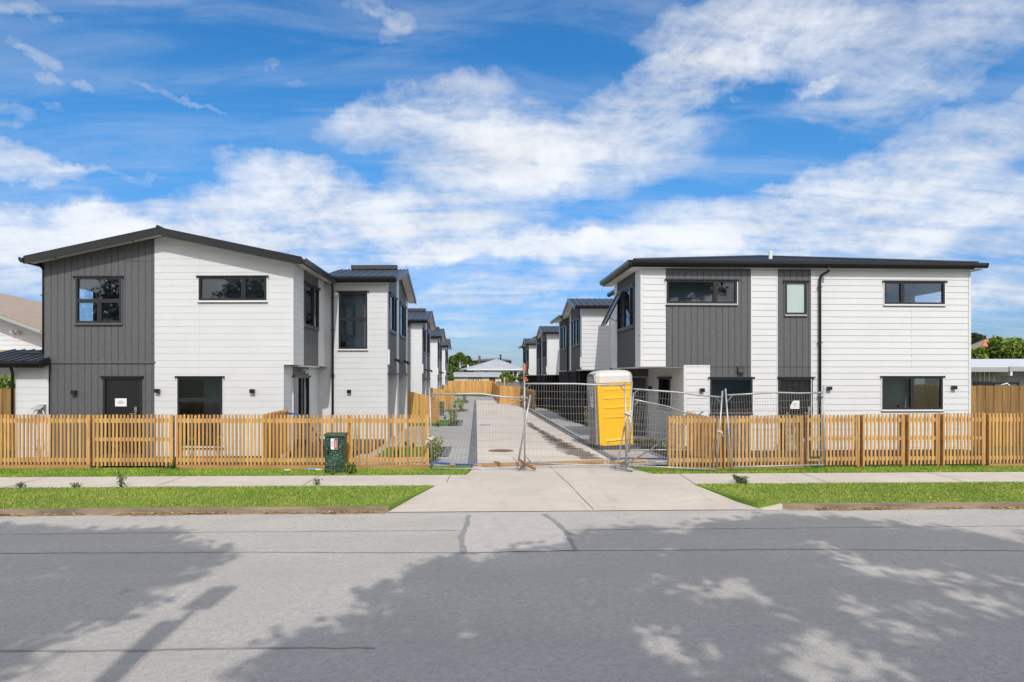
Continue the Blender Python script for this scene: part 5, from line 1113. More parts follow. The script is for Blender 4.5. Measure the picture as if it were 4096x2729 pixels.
# ================================================================== SMALL THINGS ON THE SITE
def rod(name, path, r, m, label, cat, n=8, group=None): mb = MB(); mb.tube(path, r, n); return tag(mb.build(name, m, None, True), label, cat, group)
def gp(U, V, z=.2, up=0): x, y = G(U, V, z); return (x, y, z+up)
rod('water_pipe', [gp(u, v, .225, .022) for u, v in ((1640, 1850), (1700, 1851), (1760, 1856), (1840, 1862), (1905, 1861), (1935, 1860))], .022, BLUE, 'blue water pipe on the pavers behind the left wire gate', 'pipe', group='blue water pipes')
rod('water_pipe', [gp(u, v, .225, .022) for u, v in ((2440, 1838), (2520, 1837), (2600, 1838), (2700, 1838), (2770, 1834)) ], .02, BLUE, 'blue water pipe on the ground below the yellow toilet, running right behind the pickets', 'pipe', group='blue water pipes')
rod('water_pipe', [at(1145, 1655, 18.6), at(1172, 1655, 18.5), at(1195, 1662, 18.3), at(1212, 1675, 18.0), at(1240, 1700, 17.6)], .024, BLUE, 'raised blue pipe beside the sliding door of the left townhouse', 'pipe', group='blue water pipes')
rod('drain_hose', [at(1112, 1658, 18.7), at(1146, 1654, 18.6)], .03, FASC, 'black hose end lying over the left divider fence', 'hose')
rod('drain_hose', [at(1236, 1693, 17.6), at(1262, 1735, 17.2), at(1300, 1800, 16.9), at(1330, 1840, 16.7)], .022, FASC, 'black hose dropping behind the pickets beside the green cabinet', 'hose')
def plank(label, a, b, wd, th, m=PINE2, z=.0):
    A, B = Vector(a), Vector(b); d = (B-A).normalized(); s = Vector((-d.y, d.x, 0))*wd; mb = MB()
    mb.hexa([A, B, B+s, A+s, A+Vector((0, 0, th)), B+Vector((0, 0, th)), B+s+Vector((0, 0, th)), A+s+Vector((0, 0, th))]); return tag(recalc(mb.build('timber_plank', m)), label, 'plank', 'timber planks on the driveway')
plank('orange brown timber plank lying across the driveway under the wire panels', gp(1932, 1866, .235), gp(2420, 1852, .235), .1, .06, PINE3)
plank('pale thin timber batten lying on the left pavers behind the blue pipe', gp(1800, 1860, .23), gp(1930, 1861, .23), .05, .03)
plank('timber plank lying on the right pavers below the tilted wire panel', gp(2430, 1852, .235), gp(2590, 1846, .235), .09, .05)
plank('short weathered timber offcut on the long driveway plank', gp(1976, 1850, .30), gp(1998, 1857, .30), .05, .03, BOARDOLD)
x, y = G(2004, 1803, .19); m = MB(); m.tube([(x, y, gz(y)+.004), (x, y, gz(y)+.02)], .36, 28); mh = m.build('manhole_cover', RUST); tag(mh, 'rusty round manhole cover set in the driveway', 'manhole')
m = MB(); m.tube([(x, y, gz(y)+.003), (x, y, gz(y)+.014)], .40, 28); m.build('rim', CONC, mh)
for u, l in ((1930, 'left'), (1949, 'right')):
    x, y = G(u, 1698, .12); m = MB(); m.box(x-.14, x+.14, y-.16, y+.16, gz(y), gz(y)+.012); tag(m.build('drain_grate', PAVD), 'small square drain grate in the driveway, the %s one of a pair' % l, 'drain', 'drain grates')
# mud trail on the concrete
ctr = [(2118, 1682, 14), (2128, 1697, 20), (2152, 1712, 20), (2178, 1728, 26), (2205, 1748, 34), (2232, 1765, 46), (2262, 1782, 56), (2300, 1800, 66), (2340, 1822, 66), (2380, 1842, 50)]
mb = MB(); Lf, Rt = [], []
for (a, b) in zip(ctr, ctr[1:]):
    for f in np.linspace(0, 1, 9, endpoint=False):
        u, v, wd = [a[i]+(b[i]-a[i])*f for i in range(3)]; z = .19
        Lf.append(gp(u-wd*random.uniform(.35, 1.15), v, z)); Rt.append(gp(min(u+wd*random.uniform(.3, .95), 2086+(v-1626)*1.66), v, z))
for i in range(len(Lf)-1):
    q = [Lf[i], Rt[i], Rt[i+1], Lf[i+1]]; mb.poly([(x, y, gz(y)+.011) for x, y, _ in q])
tag(mb.build('mud_trail', MUD), kind='structure')
MUDD = mat('wet_mud', (.10, .068, .045), .6, .5, 5, .3, 30, stretch=(.6, 3, 1)); mb = MB(); Q = []
for i, (l, r) in enumerate(zip(Lf, Rt)):
    if 6 < i < 62 and random.random() > .08:
        a, b = random.uniform(.25, .45), random.uniform(.55, .82); y0 = l[1]; Q.append([(l[0]+(r[0]-l[0])*a, y0), (l[0]+(r[0]-l[0])*b, y0+random.uniform(-.02, .02))])
for (a, b), (c, d) in zip(Q, Q[1:]): mb.poly([(a[0], a[1], gz(a[1])+.015), (b[0], b[1], gz(b[1])+.015), (d[0], d[1], gz(d[1])+.015), (c[0], c[1], gz(c[1])+.015)])
tag(mb.build('wet_mud', MUDD), kind='structure')
# stacked stone, pallets, flag
x, y = G(1766, 1660, .08); S_ = []; mb = MB()
for i in range(14):
    z = gz(y)+i*.06; o_ = random.uniform(-.03, .03)
    for k in range(2): mb.box(x-.16+o_+k*.16, x-.01+o_+k*.16, y-.14+random.uniform(-.02, .02), y+.14, z, z+.056)
tag(mb.build('stacked_pavers', STONE), 'dark stacked paving stones beside the second board fence', 'stone pile')
def pallet(label, c, rz):
    o = thing('timber_pallet', label, 'pallet', c, group='pallets'); m = MB()
    for i in range(5): m.box(-.5, .5, -.5+i*.22, -.5+i*.22+.1, .11, .13)
    for i in range(3): m.box(-.5+i*.45, -.4+i*.45, -.5, .5, .02, .11)
    m.v = [tuple(Vector(p)+Vector(c)) for p in m.v]; m.build('deck_boards', PINE2, o); o.rotation_euler = rz; return o
x, y = G(2062, 1616, -.04)
pallet('lower timber pallet lying in front of the far board fence', (x+.05, 54.5, gz(54)), (0, 0, .1)); pallet('upper timber pallet of the pair before the far board fence', (x+.1, 54.6, gz(54)+.3), (0, 0, .25)); pallet('tilted timber pallet beside the stacked pair', (x+.65, 53.6, gz(53)+.35), (.2, .7, .3))
FLG = thing('flag_pole', 'thin pole with a hanging orange flag between the driveway end and the right townhouses', 'flag', at(2095, 1560, 50))
m = MB(); m.tube([at(2095, 1600, 50), at(2096, 1452, 50)], .022, 6); m.build('pole', TRIM, FLG)
m = MB(); p = [at(2097, 1457, 49.97), at(2104, 1458, 49.9), at(2103, 1485, 49.95), at(2099, 1497, 49.97), at(2096, 1496, 49.97)]; m.ext(p, (0, .03, 0)); recalc(m.build('flag', HIVIS, FLG))
for i, (u, v) in enumerate(((2100, 1511), (2106, 1520))):
    c = Vector(at(u, v, 49)); m = MB(); m.hexa([c+Vector(q) for q in ((-.12, 0, -.05), (.1, 0, -.09), (.1, .2, -.09), (-.12, .2, -.05), (-.08, 0, .03), (.12, 0, .06), (.12, .2, .06), (-.08, .2, .03))]); tag(m.build('safety_bunting', HIVIS), ('upper', 'lower')[i]+' orange safety bunting scrap below the orange flag', 'bunting', 'orange bunting')
LPT = thing('lamp_bollard', 'timber post with a small white solar lamp above the far board fence', 'lamp post', at(2018, 1545, 57.6))
m = MB(); c = at(2018, 1541, 57.62); m.box(c[0]-.06, c[0]+.06, 57.56, 57.68, -.1, Z(2018, 1517, 57.6)); m.build('post', PINE2, LPT)
m = MB(); m.tube([(c[0], 57.62, Z(2018, 1517, 57.6)), (c[0], 57.62, Z(2018, 1505, 57.6))], .07, 8); m.build('lamp', TRIM, LPT)
m = MB(); zt = Z(2018, 1503, 57.6); m.hexa([(c[0]-.13, 57.4, zt-.08), (c[0]+.1, 57.4, zt), (c[0]+.1, 57.8, zt), (c[0]-.13, 57.8, zt-.08), (c[0]-.13, 57.4, zt+.06), (c[0]+.1, 57.4, zt+.16), (c[0]+.1, 57.8, zt+.16), (c[0]-.13, 57.8, zt+.06)]); m.build('solar_panel', FASC, LPT)
# litter
def crumple(name, m, label, c, r, cat, fl=.4, group='litter on the verge'):
    mb = MB(); n = 12; P = [(c[0], c[1], c[2]+r*fl)]
    for k in (.55, 1.0):
        for i in range(n):
            a = 2*math.pi*i/n; q = r*k*random.uniform(.7, 1.15); P.append((c[0]+q*math.cos(a)*1.7, c[1]+q*math.sin(a)*.8, c[2]+r*fl*(1-k)*random.uniform(.5, 1.6)+.008))
    mb.add(P, [(0, 1+i, 1+(i+1) % n) for i in range(n)]+[(1+i, 1+n+i, 1+n+(i+1) % n, 1+(i+1) % n) for i in range(n)]); return tag(mb.build(name, m), label, cat, group)
crumple('plastic_scrap', BLUEP, 'blue plastic scrap on the grass left of the green cabinet', gp(1248, 1879, .225), .085, 'litter')
crumple('plastic_scrap', PAPER, 'white plastic scrap lying against the blue one near the cabinet', gp(1275, 1880, .225), .06, 'litter')
crumple('plastic_scrap', PAPER, 'pale crumpled wrapper on the grass strip, farther left than the blue scrap', gp(1150, 1882, .225), .07, 'litter', .25)
crumple('plastic_scrap', CLOTH, 'grey crumpled rag on the dark pavers beside the right picket fence', gp(2638, 1850, .2), .09, 'litter')
m = MB(); c = gp(240, 1882, .22); m.box(c[0]-.5, c[0]+.55, 16.42, 16.62, .20, .225); tag(m.build('steel_mat', PAVD), 'dark steel mat on the ground under the left picket gate', 'mat')
# plastic sheet at the right door
mb = MB(); 
for i in range(7):
    for j in range(5):
        pass
base = [(rx(3128)+.0, RY-.55), (rx(3210), RY-.50)]
g_ = [[(rx(3125)+(rx(3215)-rx(3125))*(j/4)*(1-.75*(i/7)**1.3), RY-.3-.18*math.sin(j*1.7+i*.9)*.5-.05*i/7, .2+1.15*i/7*(1-.25*j/4)) for j in range(5)] for i in range(8)]
for i in range(7):
    for j in range(4): mb.poly([g_[i][j], g_[i][j+1], g_[i+1][j+1], g_[i+1][j]])
FILM = mat('clear_plastic_sheet', (.55, .57, .62), .15, .2, 8, spec=.6); FILM.node_tree.nodes['Principled BSDF'].inputs['Alpha'].default_value = .45
tag(mb.build('plastic_sheet', FILM), 'crumpled clear plastic sheet leaning at the right front door', 'plastic sheet')
m = MB(); m.box(rx(2953), rx(2987), 15.46, 15.475, Z(2970, 1838, 15.4), Z(2970, 1830, 15.4)); tag(m.build('gate_latch', FASC), 'small black latch plate on the slats of the right picket fence', 'latch')
# dry leaves in the gutter
def scatter(n, xr, yf, zf, size, m, name):
    x = RNG.uniform(*xr, n); keep = (np.sin(x*2.1)+np.sin(x*5.3+1)+RNG.uniform(-1.2, 1.2, n)) > .1; x = x[keep]; n = len(x)
    y = yf(x)-np.abs(RNG.normal(0, .05, n)); z = np.full(n, zf)+RNG.uniform(0, .02, n); a = RNG.uniform(0, 2*np.pi, n); s = RNG.uniform(.4, 1, n)*size; t = RNG.uniform(-.4, .5, n)
    ca, sa = np.cos(a)*s, np.sin(a)*s
    P = np.stack([np.stack([x-ca, y-sa, z], 1), np.stack([x+sa*.45, y-ca*.45, z+t*s], 1), np.stack([x+ca, y+sa, z+.3*s], 1), np.stack([x-sa*.45, y+ca*.45, z], 1)], 1)
    return P.reshape(-1, 4, 3)
P = np.concatenate([scatter(2600, (-12, -1.6), lambda x: 11.94-.015*(x-1.7), .012, .035, DEBRIS, ''), scatter(1900, (6, 14.5), lambda x: 11.94-.015*(x-1.7), .012, .035, DEBRIS, ''), scatter(160, (-12, 14), lambda x: 11.7-.015*(x-1.7)-np.abs(RNG.normal(0, .5, len(x))), .008, .03, DEBRIS, '')])
tag(np_mesh('dry_leaf_litter', P.reshape(-1, 3), 4, DEBRIS), 'dry brown leaves gathered along the kerb', 'leaves', kind='stuff')

# ================================================================== PLANTS
def leaf_quads(c, s, elong=1.9, up=.0):
    """c (n,3) centres, s (n,) half lengths -> quads"""
    n = len(c); d = RNG.normal(size=(n, 3)); d[:, 2] += up; d /= np.linalg.norm(d, axis=1, keepdims=True)
    r = RNG.normal(size=(n, 3)); b = np.cross(d, r); b /= np.linalg.norm(b, axis=1, keepdims=True)
    L = d*s[:, None]; Wd = b*(s/elong)[:, None]
    return np.stack([c-L, c+Wd*.9-L*.1, c+L, c-Wd*.9-L*.1], 1).reshape(-1, 3)
def crown_pts(n, blobs):
    w_ = np.array([b[3]**2*b[4] if len(b) > 4 else b[3]**3 for b in blobs], float); w_ /= w_.sum(); k = RNG.choice(len(blobs), n, p=w_)
    d = RNG.normal(size=(n, 3)); d /= np.linalg.norm(d, axis=1, keepdims=True); rad = RNG.uniform(.5, 1.02, n)**.6
    B = np.array([b[:4] for b in blobs]); return B[k, :3]+d*(B[k, 3]*rad)[:, None]*np.array([1, 1, .85])
def tree(label, base, blobs, nleaf, ls, leafm, trunk_r=.18, name='tree', cat='tree', group=None, limbs=5):
    o = thing(name, label, cat, base, group=group); c0 = Vector(blobs[0][:3]); m = MB(); b = Vector(base)
    top = b.lerp(c0, .8); m.tube([b, b.lerp(top, .5)+Vector((trunk_r*.5, 0, 0)), top], [trunk_r, trunk_r*.75, trunk_r*.45], 8)
    for bl in blobs[:limbs]: q = Vector(bl[:3]); s_ = b.lerp(top, random.uniform(.5, .9)); m.tube([s_, s_.lerp(q, .55)+Vector((0, 0, .1*bl[3])), q], [trunk_r*.4, trunk_r*.25, trunk_r*.08], 6)
    m.build('trunk', BARK, o)
    V = leaf_quads(crown_pts(nleaf, blobs), RNG.uniform(.6, 1.3, nleaf)*ls); V = V-np.array(base)
    np_mesh('crown', V, 4, leafm, o); return o
def stem_plant(label, x, y, h, ns, spread, leafm=LEAFH, ls=.05, name='shrub', cat='shrub', group=None, nl=22):
    z = gz(y)+.01; o = thing(name, label, cat, (x, y, z), group=group); m = MB(); C, S = [], []
    for i in range(ns):
        a = random.uniform(0, 6.28); r = spread*math.sqrt(random.random()); hh = h*random.uniform(.6, 1.05); bx_, by_ = x+r*.35*math.cos(a), y+r*.35*math.sin(a)
        tip = Vector((x+r*math.cos(a), y+r*math.sin(a), z+hh)); m.tube([(bx_, by_, z-.02), tip], [.006, .003], 4)
        for k in range(nl): f = random.uniform(.12, 1.03); C.append(Vector((bx_, by_, z)).lerp(tip, f)+Vector((random.gauss(0, .035), random.gauss(0, .035), 0))); S.append(ls*random.uniform(.6, 1.2))
    m.build('stem', BARK, o); np_mesh('foliage', leaf_quads(np.array([tuple(c) for c in C]), np.array(S), 3.0, .6)-np.array((x, y, z)), 4, leafm, o); return o
def flax(label, x, y, n, ln, m=FLAX, name='flax_plant', cat='plant', group=None, wd=.03, droop=.5):
    z = gz(y)+.01; mb = MB()
    for i in range(n):
        a = random.uniform(0, 6.28); l = ln*random.uniform(.55, 1.1); ca, sa = math.cos(a), math.sin(a); el = random.uniform(.5, 1.35); P = []
        for k in range(5):
            f = k/4; r = l*f*math.cos(el)*(1+.2*f); hh = l*f*math.sin(el)-droop*l*f*f*math.cos(el); w_ = wd*(1-f)**.7+.002
            P.append(((x+ca*r-sa*w_, y+sa*r+ca*w_, z+hh), (x+ca*r+sa*w_, y+sa*r-ca*w_, z+hh)))
        for k in range(4): mb.poly([P[k][0], P[k][1], P[k+1][1], P[k+1][0]])
    return tag(mb.build(name, m), label, cat, group)
GH = 'hedge plants beside the driveway'
def ground_at(U, V): 
    y = 18.
    for _ in range(12): x, y = G(U, V, gz(y))
    return x, y
for u, v, h, ns, l in ((1735, 1846, .62, 26, 'leafy hedge plant at the left gate upright, nearest the street'), (1812, 1704, 1.0, 26, 'tall hedge plant beside the first lawn patch along the driveway'), (1845, 1645, .95, 24, 'hedge plant beside the second lawn patch along the driveway'), (1858, 1613, .95, 20, 'farthest hedge plant along the driveway, before the far fence')):
    x, y = ground_at(u, v); stem_plant(l, x, y, h, ns, .26 if v < 1700 else .30, group=GH, nl=26)
GF = 'small spiky plants in the beds'
for u, v, n, ln, l in ((1752, 1707, 22, .42, 'spiky green plant on the edge of the first lawn patch'), (1778, 1678, 16, .34, 'small spiky plant at the back of the first lawn patch'), (1818, 1632, 22, .6, 'spiky plant on the second lawn patch'), (1832, 1604, 18, .55, 'spiky plant on the farthest lawn patch'),
    (1585, 1830, 22, .5, 'spiky plant behind the pickets under the white townhouse corner'), (1628, 1785, 18, .35, 'spiky plant behind the pickets at the back of the nearest lawn'), (1655, 1790, 14, .3, 'smaller spiky plant right of the other at the back of the nearest lawn')):
    x, y = ground_at(u, v); flax(l, x, y, n, ln, group=GF)
GS = 'young shrubs behind the left picket fence'
for u, v, h, l in ((160, 1832, .5, 'young shrub in front of the lean-to wall'), (460, 1832, .45, 'young shrub left of the black door step'), (770, 1835, .6, 'young shrub under the left ground floor window'), (870, 1832, .65, 'young shrub under the right side of the ground floor window'), (1270, 1822, .75, 'young shrub just left of the green cabinet behind the pickets'), (1415, 1822, .8, 'young shrub just right of the green cabinet behind the pickets')):
    x, y = ground_at(u, v); stem_plant(l, x, y, h, 7, .16, LEAFH, .035, group=GS, nl=14)
GR = 'low plants in the dark bed right of the toilet'
for i, (u, v, l) in enumerate(((2570, 1782, 'low green plant in the dark bed next to the toilet base'), (2620, 1790, 'low green plant in the middle of the dark bed'), (2660, 1800, 'low green plant in the dark bed nearest the pickets'))):
    x, y = ground_at(u, v); flax(l, x, y, 34, .36, LEAFL, 'low_plant', 'plant', GR, .012, .3)
x, y = ground_at(2345, 1700); stem_plant('green plant against the black wall beside the toilet door', x, y, .9, 12, .2, LEAFH, .05, nl=18)
for u, v, l in ((3110, 1848, 'thin plant behind the pickets below the right front door'), (2710, 1838, 'thin plant behind the first pickets of the right fence')):
    x, y = ground_at(u, v); stem_plant(l, x, y, .5, 6, .12, LEAFH, .035, group='thin plants behind the right picket fence', nl=12)
GW = 'weeds along the footpath and fences'
def weed(label, u, v, n, ln, m=FLAX, wd=.008, z=.21, droop=.8):
    x, y = G(u, v, z); mb = flax(label, x, y, n, ln, m, 'grass_tuft', 'weed', GW, wd, droop); return mb
weed('long grass tuft against the middle of the left fence plinth', 690, 1878, 34, .36)
weed('grass tuft at the left fence just left of the green cabinet', 1262, 1868, 30, .42)
weed('grass tuft right behind the green cabinet at the fence plinth', 1408, 1872, 22, .36)
weed('small grass tuft on the left fence plinth below the window', 860, 1876, 12, .22)
def leafweed(label, u, v, h, ns, z=.2, sp=.12, ls=.04):
    x, y = G(u, v, z); stem_plant(label, x, y, h, ns, sp, LEAF if ls < .05 else LEAFL, ls, 'leafy_weed', 'weed', GW, nl=14)
leafweed('broad leafy weed at the right foot of the green cabinet', 1402, 1898, .24, 12, .2, .14, .055)
leafweed('small leafy weed in front of the green cabinet', 1330, 1900, .10, 6, .2, .06, .03)
leafweed('tall leafy weed on the near footpath edge left of centre', 484, 1950, .32, 6, .18, .10, .04)
leafweed('low dark weed on the near footpath edge at the far left', 85, 1952, .12, 6, .18, .1, .03)
leafweed('low weed on the near footpath edge below the black door', 308, 1950, .10, 6, .18, .1, .03)
leafweed('low weed clump on the near footpath edge left of the cabinet', 1266, 1941, .13, 5, .18, .08, .03)
leafweed('wide low weed on the near footpath edge right of the driveway', 2970, 1934, .16, 12, .18, .2, .045)

# ================================================================== NEIGHBOURS AND DISTANCE
NL = thing('house', 'white weatherboard house with beige roof at the left edge', 'house', (-22, 30, .1))
yn = 27.0; fn = Fr((0, yn, 0), (1, 0, 0), (0, -1, 0)); zt0, zt1 = Z(0, 1252, yn), Z(166, 1312, yn); x0, x1 = X(-500, yn), X(300, yn); k = (zt1-zt0)/(X(166, yn)-X(0, yn))
tp = lambda x: zt0+k*(x-X(0, yn))
mb = fn.mb(); clad(fn, mb, [(x0, 0), (x1, 0), (x1, tp(x1)), (x0, tp(x0))], 'bevel'); mb.build('weatherboard_cladding', WHITE, NL)
m = MB(); a, b = X(-500, yn), X(300, yn); za, zb = tp(a)+.12, tp(b)+.12
m.hexa([(a, yn-.7, za-.22), (b, yn-.7, zb-.22), (b, yn-.66, zb-.22), (a, yn-.66, za-.22), (a, yn-.7, za), (b, yn-.7, zb), (b, yn-.66, zb), (a, yn-.66, za)]); m.build('barge_board', LGREY, NL)
r0, r1 = Z(0, 1192, 33), Z(166, 1218, 33); kk = (r1-r0)/(X(166, 33)-X(0, 33)); 
m = MB(); m.ext([(a, yn-.72, za+.02), (b, yn-.72, zb+.02), (X(300, 33), 33, r1+kk*(X(300, 33)-X(166, 33))), (X(-500, 33), 33, r0+kk*(X(-500, 33)-X(0, 33)))], (0, 0, -.08)); recalc(m.build('roof', BEIGE, NL))
m = MB(); m.box(X(-300, 25.5), X(240, 25.5), 25.2, 27, Z(60, 1420, 25.5), Z(60, 1402, 25.5)); m.build('porch_roof', BEIGE, NL)
for u in (60, 80):
    m = MB(); m.box(X(u-4, yn), X(u+4, yn), yn-.25, yn-.02, Z(u, 1332, yn), Z(u, 1324, yn)); m.box(X(u-2, yn), X(u+2, yn), yn-.1, yn-.02, Z(u, 1340, yn), Z(u, 1332, yn)); m.build('bracket', TRIM, NL)
m = MB(); m.box(x0, x1, yn+.02, 33, 0, zt1-.6); m.build('side_wall', WHITE, NL)
tree('leafy bright green bush above the brown fence at the left edge', (X(-10, 23.5), 23.5, .1), [(X(-30, 23.5), 23.5, 1.6, .9), (X(30, 23.5), 23.4, 1.75, .65), (X(5, 23.5), 23.6, 2.0, .5)], 2600, .07, LEAFL, .06, 'bush', 'bush')
NR = thing('house', 'low grey neighbouring house with flat white roof at the right edge', 'house', (18, 27, .1))
yr_ = 26.0; fn = Fr((0, yr_, 0), (1, 0, 0), (0, -1, 0)); m = fn.mb(); clad(fn, m, rect(X(3700, yr_), X(4500, yr_), 0, Z(3900, 1482, yr_)), 'vgroove'); m.build('panel_wall', LGREY, NR)
m = MB(); zf = Z(3990, 1472, 25); m.hexa([(X(3700, 25), 25, zf), (X(4600, 25), 25, zf+.03), (X(4600, 31), 31, zf+.45), (X(3700, 31), 31, zf+.40), (X(3700, 25), 25, zf+.05), (X(4600, 25), 25, zf+.08), (X(4600, 31), 31, zf+.52), (X(3700, 31), 31, zf+.47)]); m.build('roof', WHITE, NR)
m = MB(); m.box(X(3700, 25), X(4031, 25), 24.96, 25.0, zf-.15, zf+.03); m.box(X(4034, 25), X(4600, 25), 24.94, 24.99, zf-.13, zf+.05); m.build('fascia', LGREY, NR)
m = MB(); m.box(X(4038, 25), X(4046, 25), 24.95, 26, zf-.3, zf-.14); m.build('rafter_end', TRIM, NR)
q = (X(3972, yr_), X(4075, yr_), Z(4000, 1575, yr_), Z(4000, 1530, yr_)); window(fn, NR, *q, head=False, glass=DARKGL); q = (X(3893, yr_), X(3965, yr_), Z(4000, 1575, yr_), Z(4000, 1527, yr_)); m = MB(); m.box(q[0], q[1], yr_-.05, yr_-.02, q[2], q[3]); m.build('door', GREY, NR)
rod('hose_loop', [at(4000, 1550, 21.6), at(4008, 1540, 21.5), at(4028, 1534, 21.5), at(4040, 1545, 21.5), at(4041, 1552, 21.6)], .025, TRIM, 'white plastic hoop showing above the brown fence at the right edge', 'hose')
def pblobs(lst, Y): return [(X(u, Y), Y+random.uniform(-.5, .5), Z(u, v, Y), r*Y/F) for u, v, r in lst]
tree('yellow green leafy tree behind the flat white roof at the right edge', (X(4010, 36), 36, 0), pblobs([(4000, 1400, 52), (3955, 1420, 42), (4050, 1405, 50), (3985, 1370, 30), (4045, 1372, 26), (4090, 1400, 45), (3925, 1440, 30), (4100, 1440, 40), (3905, 1445, 26)], 36), 9000, .11, LEAFL, .2, limbs=7)
HO = thing('house', 'distant house with orange tiled hip roof at the right edge behind the trees', 'house', (X(3920, 58), 58, 0)); Y_ = 58
m = MB(); m.ext([at(3800, 1420, Y_), at(3926, 1400, Y_), at(3938, 1358, Y_+4), at(3860, 1390, Y_+4)], (0, .1, -.1)); recalc(m.build('roof', BROWNR, HO))
m = MB(); m.ext([at(3926, 1400, Y_), at(4010, 1440, Y_+3), at(3990, 1360, Y_+4), at(3940, 1357, Y_+4)], (0, .1, -.1)); recalc(m.build('roof_end', ORANGE, HO))
m = MB(); m.box(X(3760, Y_), X(4000, Y_+1), Y_+.3, Y_+8, 0, Z(3900, 1420, Y_)); m.build('wall', CREAM, HO)
tree('dark flat topped tree on the skyline at the right edge', (X(3900, 95), 95, 0), pblobs([(3905, 1360, 34), (3880, 1365, 34), (3930, 1358, 22), (3895, 1390, 40)], 95), 3000, .28, LEAFD, .3)
tree('olive green shrub against the corner of the right townhouse', (X(3900, 40), 40, 0), pblobs([(3895, 1420, 34), (3905, 1448, 30), (3880, 1450, 30)], 40), 1800, .09, LEAFH, .1, 'bush', 'bush')
# hip roofed house, garage and darker house beyond the far fence
HB = thing('house', 'old white house with rusty pale iron hip roof beyond the far fence', 'house', at(1985, 1560, 104)); Y_ = 100
e = [at(1835, 1479, Y_+6), at(1873, 1477, Y_), at(2098, 1478, Y_), at(2110, 1478, Y_+12)]; ap0, ap1 = at(1987, 1436, Y_+6), at(1990, 1436, Y_+8)
m = MB(); m.ext([e[1], e[2], ap0], (0, .05, -.12)); m.ext([e[0], e[1], ap0, ap1], (0, .05, -.12)); m.ext([e[2], e[3], ap1, ap0], (0, .05, -.12)); recalc(m.build('roof', IRON, HB))
m = MB(); m.tube([e[1], ap0, e[2]], .07, 5); m.build('hip_cap', LGREY, HB)
m = MB(); m.box(e[1][0]-.2, e[2][0]+.2, Y_-.08, Y_+.1, e[1][2]-.16, e[1][2]+.02); m.build('gutter', TRIM, HB)
fh = Fr((0, Y_+.5, 0), (1, 0, 0), (0, -1, 0)); m = fh.mb(); clad(fh, m, rect(e[1][0]+.8, e[2][0]-.1, -.2, e[1][2]-.1), 'bevel'); m.build('wall', WHITE, HB)
for u0, u1, v0, v1 in ((2040, 2052, 1486, 1505), (2056, 2068, 1486, 1505), (1938, 1950, 1486, 1490)):
    m = fh.mb(); fh.box(m, X(u0, Y_), X(u1, Y_), Z(u0, v1, Y_), Z(u0, v0, Y_), 0, .05); wn = m.build('window', ALU, HB)
m = MB(); c = at(2002, 1432, Y_+9); m.tube([(c[0], c[1], c[2]-1), (c[0], c[1], c[2]+.25)], .13, 8); m.tube([(c[0], c[1], c[2]+.3), (c[0], c[1], c[2]+.5)], .2, 8); m.build('chimney', FASC, HB)
m = MB(); c = at(1872, 1466, Y_+4); m.tube([(c[0], c[1], c[2]-.5), (c[0], c[1], c[2]+.25)], .12, 8); m.build('vent_pipe', TRIM, HB)
m = MB(); c = Vector(at(1850, 1466, Y_+2)); m.tube([c+Vector((-.35, 0, -.6)), c+Vector((-.35, 0, .1)), c], .04, 5)
m.add([c+Vector((-.35+.5*math.cos(a)*.35, -.15, .25+.5*math.sin(a))) for a in np.linspace(0, 2*math.pi, 12, endpoint=False)]+[c+Vector((-.15, .1, .2))], [(i, (i+1) % 12, 12) for i in range(12)])
m.tube([c+Vector((-.2, -.1, .1)), c+Vector((.4, -.2, .25))], .035, 5); m.build('satellite_dish', STEEL, HB)
GA = thing('garage', 'cream weatherboard garage with three dark windows and a maroon door beyond the far fence', 'garage', at(1910, 1560, 92)); Y_ = 91
a, b = X(1815, Y_), X(2003, Y_); fg = Fr((0, Y_, 0), (1, 0, 0), (0, -1, 0)); m = fg.mb(); clad(fg, m, rect(a+.1, b-.1, -.2, Z(1900, 1506, Y_)), 'bevel'); m.build('weatherboard_cladding', CREAM, GA)
roof_plane(GA, [(a-.1, Y_-.3, Z(1900, 1506, Y_)+.05), (b+.1, Y_-.3, Z(1900, 1506, Y_)+.05), (b+.1, Y_+3, Z(1900, 1489, Y_+3)), (a-.1, Y_+3, Z(1900, 1489, Y_+3))], None, sp=.25).data.materials[0] = IRON
gutter(GA, (a-.1, Y_-.3, Z(1900, 1506, Y_)+.05), (b+.1, Y_-.3, Z(1900, 1506, Y_)+.05)).data.materials[0] = TRIM
for u0, u1 in ((1875, 1889), (1893, 1907), (1911, 1926)): window(fg, GA, X(u0, Y_), X(u1, Y_), Z(1900, 1530, Y_), Z(1900, 1511, Y_), head=False, bar=.07, glass=DARKGL)
m = fg.mb(); fg.box(m, X(1957, Y_), X(1981, Y_), -.1, Z(1960, 1512, Y_), 0, .04); m.build('door', MAROON, GA)
HD = thing('house', 'dark roofed house peeping over the pale iron hip roof', 'house', at(1965, 1560, 132)); Y_ = 130
m = MB(); p = [at(1890, 1443, Y_), at(2046, 1443, Y_), at(2043, 1440, Y_+6), at(1990, 1434, Y_+6), at(1925, 1437, Y_+6)]; m.ext(p, (0, .1, -.3)); recalc(m.build('roof', ROOF, HD))
m = MB(); m.box(X(1900, Y_), X(2046, Y_), Y_+.5, Y_+6, 0, Z(1950, 1444, Y_)); m.build('wall', GREY, HD)
m = MB(); m.box(X(1924, Y_), X(1937, Y_), Y_+.4, Y_+.49, Z(1930, 1452, Y_), Z(1930, 1443, Y_)); m.build('window', FROST, HD)
rod('utility_pole', [at(1918, 1540, 118), at(1918, 1423, 118)], .18, BARK, 'dark timber utility pole behind the iron roofed house', 'pole', 8)
